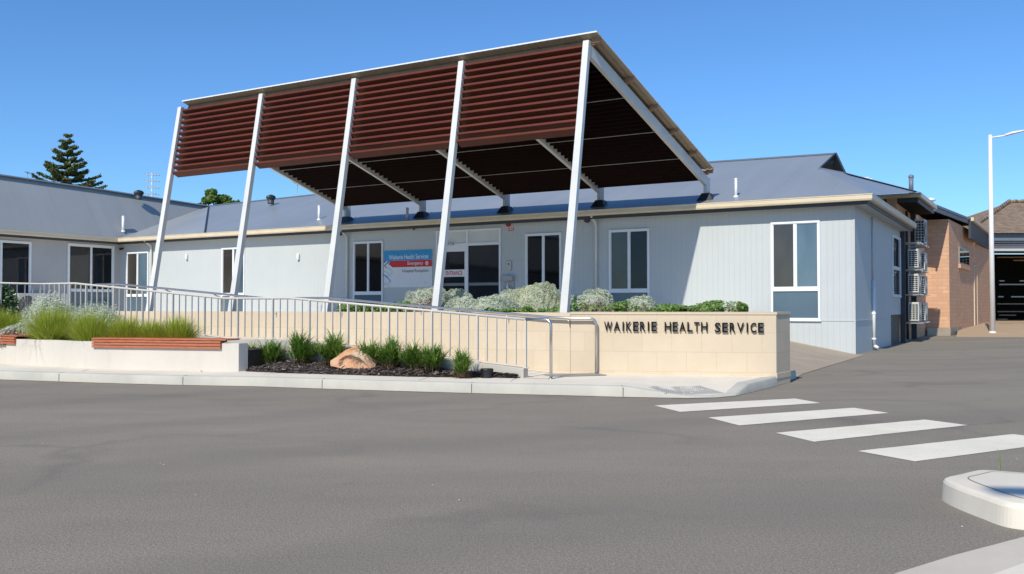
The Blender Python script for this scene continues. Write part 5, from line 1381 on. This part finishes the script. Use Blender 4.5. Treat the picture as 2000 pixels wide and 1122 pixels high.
# groundcover along the planter edge: uncountable
Pn = []; 
def strip_pts(x0, x1, Y0, Y1, n, zb_, zt_):
    x = rng.uniform(x0, x1, n); Y = rng.uniform(Y0, Y1, n)
    hgt = .62 + .38 * np.sin(x * .045 + 1.7 * Y) * np.cos(x * .021 + 2); z = zb_ + .01 + (zt_ - zb_) * hgt * np.sqrt(rng.uniform(0, 1, n))
    X = (x - 1000) / F * Y
    return np.stack([X, Y, z], 1)
Pn.append(strip_pts(1118, 1490, 14.5, 16.0, 17000, 1.07, 1.30))
Pn.append(strip_pts(860, 1092, 14.9, 15.9, 10000, 1.07, 1.27))
Pn.append(strip_pts(660, 800, 16.0, 18.2, 8500, 1.06, 1.30))
Pn.append(strip_pts(935, 985, 16.5, 17.4, 1600, 1.2, 1.46))
P = np.concatenate(Pn)
ok = ((P[:, 0] - K.x) * wn.x + (P[:, 1] - K.y) * wn.y > .32) | (P[:, 0] < K.x)
ok &= ((P[:, 0] - F0.x) * FE.x + (P[:, 1] - F0.y) * FE.y > 1.44)
rr_ = (P[:, 0] - RS.x) * rn.x + (P[:, 1] - RS.y) * rn.y
ok &= (rr_ > -.02) | (P[:, 1] < 14.5)
px_ = P[:, 0] / P[:, 1] * F + 1000
for a_, b_ in ((1124, 1197), (1224, 1276), (1410, 1440), (1064, 1114), (826, 876)): ok &= ~((px_ > a_) & (px_ < b_) & (rng.uniform(0, 1, len(P)) < .93))
ok &= ~((px_ > 860) & (px_ < 945) & (P[:, 2] > 1.13))
ok &= ~((px_ > 945) & (px_ < 1064) & (P[:, 2] > 1.13 + .1 * np.sin(px_ * .09) ** 2))
P = P[ok]; D = np.tile(np.array([0, -.2, 1.]), (len(P), 1))
o = link('groundcover', leafcloud('groundcover', P, D, .034, M['cover'], 1.7, .7)); tag(o, 'green groundcover spilling along the top of the limestone wall', 'groundcover', kind='stuff')
# ---- rock
def rock():
    e = bpy.data.objects.new('rock', None)
    m_, nt_, b_ = newmat('ochre_sandstone')
    n1 = noise(nt_, 2.6, 7, .65); n2 = noise(nt_, 14, 5, .7)
    col = mix(nt_, ramp(nt_, n1, .40, .60), (.60, .44, .31), (.50, .22, .09))
    col = mix(nt_, math_(nt_, 'MULTIPLY', ramp(nt_, noise(nt_, 4.2, 4, .6), .55, .68), .6), col, (.33, .13, .07))
    col = mix(nt_, math_(nt_, 'MULTIPLY', ramp(nt_, n2, .60, .7), .5), col, (.24, .19, .17))
    nt_.links.new(col, b_.inputs['Base Color']); b_.inputs['Roughness'].default_value = .9; bump(nt_, b_, math_(nt_, 'ADD', n1, n2), .6, .02)
    # profile points (front view px) with depth offsets
    Yf = 14.32
    ring = [(645, 707), (662, 692), (684, 688), (698, 675), (716, 684), (737, 703), (734, 716), (716, 724), (690, 719), (655, 716)]
    import bmesh
    bm = bmesh.new(); 
    def P_(px, py, dy): q = atY(px, py, Yf + dy); return q
    pts = [P_(645, 706, .18), P_(647, 716, .14), P_(663, 691.5, .22), P_(683, 687.5, .16), P_(697, 674.5, .22), P_(716, 684, .22), P_(738, 704, .16), P_(733, 716, .05), P_(719, 723.5, -.05), P_(700, 722, -.02), P_(672, 720, .03), P_(712, 700, -.02), P_(690, 697, .0), P_(676, 696, .10), P_(660, 713, .12), P_(700, 715, .08)]
    pts += [p_ + Vector((random.uniform(-.03, .03), random.uniform(.28, .40), -.03)) for p_ in pts[:9]]
    vs = [bm.verts.new(p_) for p_ in pts]
    bmesh.ops.convex_hull(bm, input=vs)
    for v_ in [v_ for v_ in bm.verts if not v_.link_faces]: bm.verts.remove(v_)
    bmesh.ops.triangulate(bm, faces=bm.faces[:])
    # scooped face: push the inner region back after subdividing
    bmesh.ops.subdivide_edges(bm, edges=bm.edges[:], cuts=7, use_grid_fill=True)
    cc = P_(688, 710, .02)
    for v_ in bm.verts:
        dx = (v_.co.x - cc.x) / .22; dz = (v_.co.z - cc.z) / .115; f_ = dx * dx + (dz + .25 * dx) ** 2
        if f_ < 1 and v_.co.y < Yf + .17: v_.co.y += .15 * (1 - f_) ** .5
        k_ = v_.co * 7; v_.co += v_.normal * 0
        v_.co += Vector((math.sin(k_.y * 2.1 + k_.z * 3), math.sin(k_.x * 2.7 + k_.z), math.sin(k_.x * 3.1 + k_.y * 2))) * .008
    me = bpy.data.meshes.new('rock'); bm.to_mesh(me); bm.free(); me.materials.append(m_)
    return link('rock', me)
tag(rock(), 'ochre and cream sandstone boulder lying in the dark mulch bed', 'rock')
# a stem of weed at the island
m = MB(); p = gnd(1954, 945, .0); 
m.tube([p, p + Vector((.008, .01, .10)), p + Vector((-.0, 0, .17)), p + Vector((-.02, 0, .235))], [.003, .003, .002, .0015], 6)
for k in range(5): 
    z = .10 + .024 * k; s_ = 1 if k % 2 else -1; m.add([p + ZU * z, p + Vector((.012 * s_, 0, z + .012)), p + Vector((.016 * s_, .003, z + .026)), p + Vector((.008 * s_, 0, z + .014))], [(0, 1, 2, 3)])
tag(m.build('weed', M['strap'], uvs=False), 'single thin green weed sprouting behind the concrete island', 'weed')
# small litter flecks on the road
m = MB()
for px, py in ((83, 867), (313, 905), (320, 908), (971, 789), (382, 967), (845, 948), (897, 977), (1879, 1029), (1986, 897), (1703, 716)):
    p = gnd(px, py, .003); a = random.uniform(0, 3); s_ = random.uniform(.004, .010); m.lathe(p, [(s_ * .7, 0), (s_ * .5, .004)], 5)
tag(m.build('road_flecks', M['soffit']), 'tiny pale flecks of litter and stone scattered on the asphalt', 'litter', kind='stuff')
# ---- norfolk pine
def norfolk():
    base = atY(131, 400, 85); base.z = 0; topz = atY(131, 266, 85).z
    e = bpy.data.objects.new('norfolk_pine', None); COL.objects.link(e); e.location = base; tag(e, 'dark tiered Norfolk pine rising behind the left wing roof', 'tree')
    m = MB(); m.tube([(0, 0, 0), (0, 0, topz - .3)], [.34, .04], 10); o = m.build('trunk', M['bark'], None, uvs=False); o.parent = e
    Ps = []; Ds = []; bm2 = MB(); z = topz - .1; k = 0
    while z > 7:
        depth = topz - z; L_ = .25 + .62 * depth ** .95 if depth < 6 else 3.65 + .25 * (depth - 6)
        nb = 5 if depth < 1 else 6
        for j in range(nb):
            a = 2 * math.pi * (j + .37 * k) / nb + random.uniform(-.22, .22); l = L_ * random.uniform(.55, 1.12)
            d = np.array([math.cos(a), math.sin(a), 0]); side_ = np.array([-math.sin(a), math.cos(a), 0])
            def pt(t): return d * l * t + np.array([0, 0, z + l * (.30 * t * t + (.10 if depth < 2 else .0) * t - .06 * t)])
            if j % 2 == 0: bm2.tube([pt(0), pt(.5), pt(1)], [.05, .03, .01], 4)
            for t in np.arange(.18, 1.02, .16 / max(l, .4)):
                c_ = pt(t); wl_ = .55 * (1 - t * .85) * min(l, 2.2) * .5 + .10
                n_ = int(34 + 44 * wl_)
                s_ = rng.uniform(-1, 1, n_); fw_ = rng.normal(0, .07, n_)
                q = c_[None] + side_[None] * (s_ * wl_)[:, None] + d[None] * (fw_ + np.abs(s_) * wl_ * .55)[:, None]
                q[:, 2] += .16 * np.abs(s_) * wl_ + rng.normal(0, .055, n_) + .05
                Ps.append(q); Ds.append(np.tile(np.array([0, 0, 1.]), (n_, 1)))
        z -= .60 if depth < 6 else .9; k += 1
    P = np.concatenate(Ps); D = np.concatenate(Ds)
    link('foliage', leafcloud('foliage', P, D, .11, M['pine'], 1.8, 1.0), e)
    o = bm2.build('limb', M['bark'], None, uvs=False); o.parent = e
norfolk()
def round_tree(px, pyt, Y, R_, lb, n=14000):
    b = atY(px, pyt, Y); e = bpy.data.objects.new('leafy_tree', None); COL.objects.link(e); e.location = (b.x, b.y, 0); tag(e, lb, 'tree')
    zc = b.z - R_ * .95
    m = MB(); m.tube([(0, 0, 0), (.1, 0, zc * .5), (0, 0, zc)], [.3, .22, .12], 9)
    Ps = []; Ds = []
    for k in range(26):
        d = rng.normal(0, 1, 3); d /= np.linalg.norm(d); r = R_ * rng.uniform(.45, .86); c_ = np.array([0, 0, zc]) + d * r * np.array([1.05, 1, .85])
        if k < 16: m.tube([(0, 0, zc * .8), tuple((np.array([0, 0, zc * .8]) + c_) / 2 + np.array([0, 0, -.1])), tuple(c_)], [.08, .05, .02], 5)
        q, dd_ = mound_pts(n // 30, R_ * .25, R_ * .25, R_ * .17, rng.uniform(0, 6), .15, -1, 1, .6); Ps.append(q + c_); Ds.append(dd_)
    o = m.build('trunk', M['bark'], None, uvs=False); o.parent = e
    link('foliage', leafcloud('foliage', np.concatenate(Ps), np.concatenate(Ds), .14, M['treeleaf'], 1.6, .9), e)
round_tree(430, 362, 62, 1.5, 'round bright green tree top behind the roof valley')
for p_ in protoS + protoT: pass
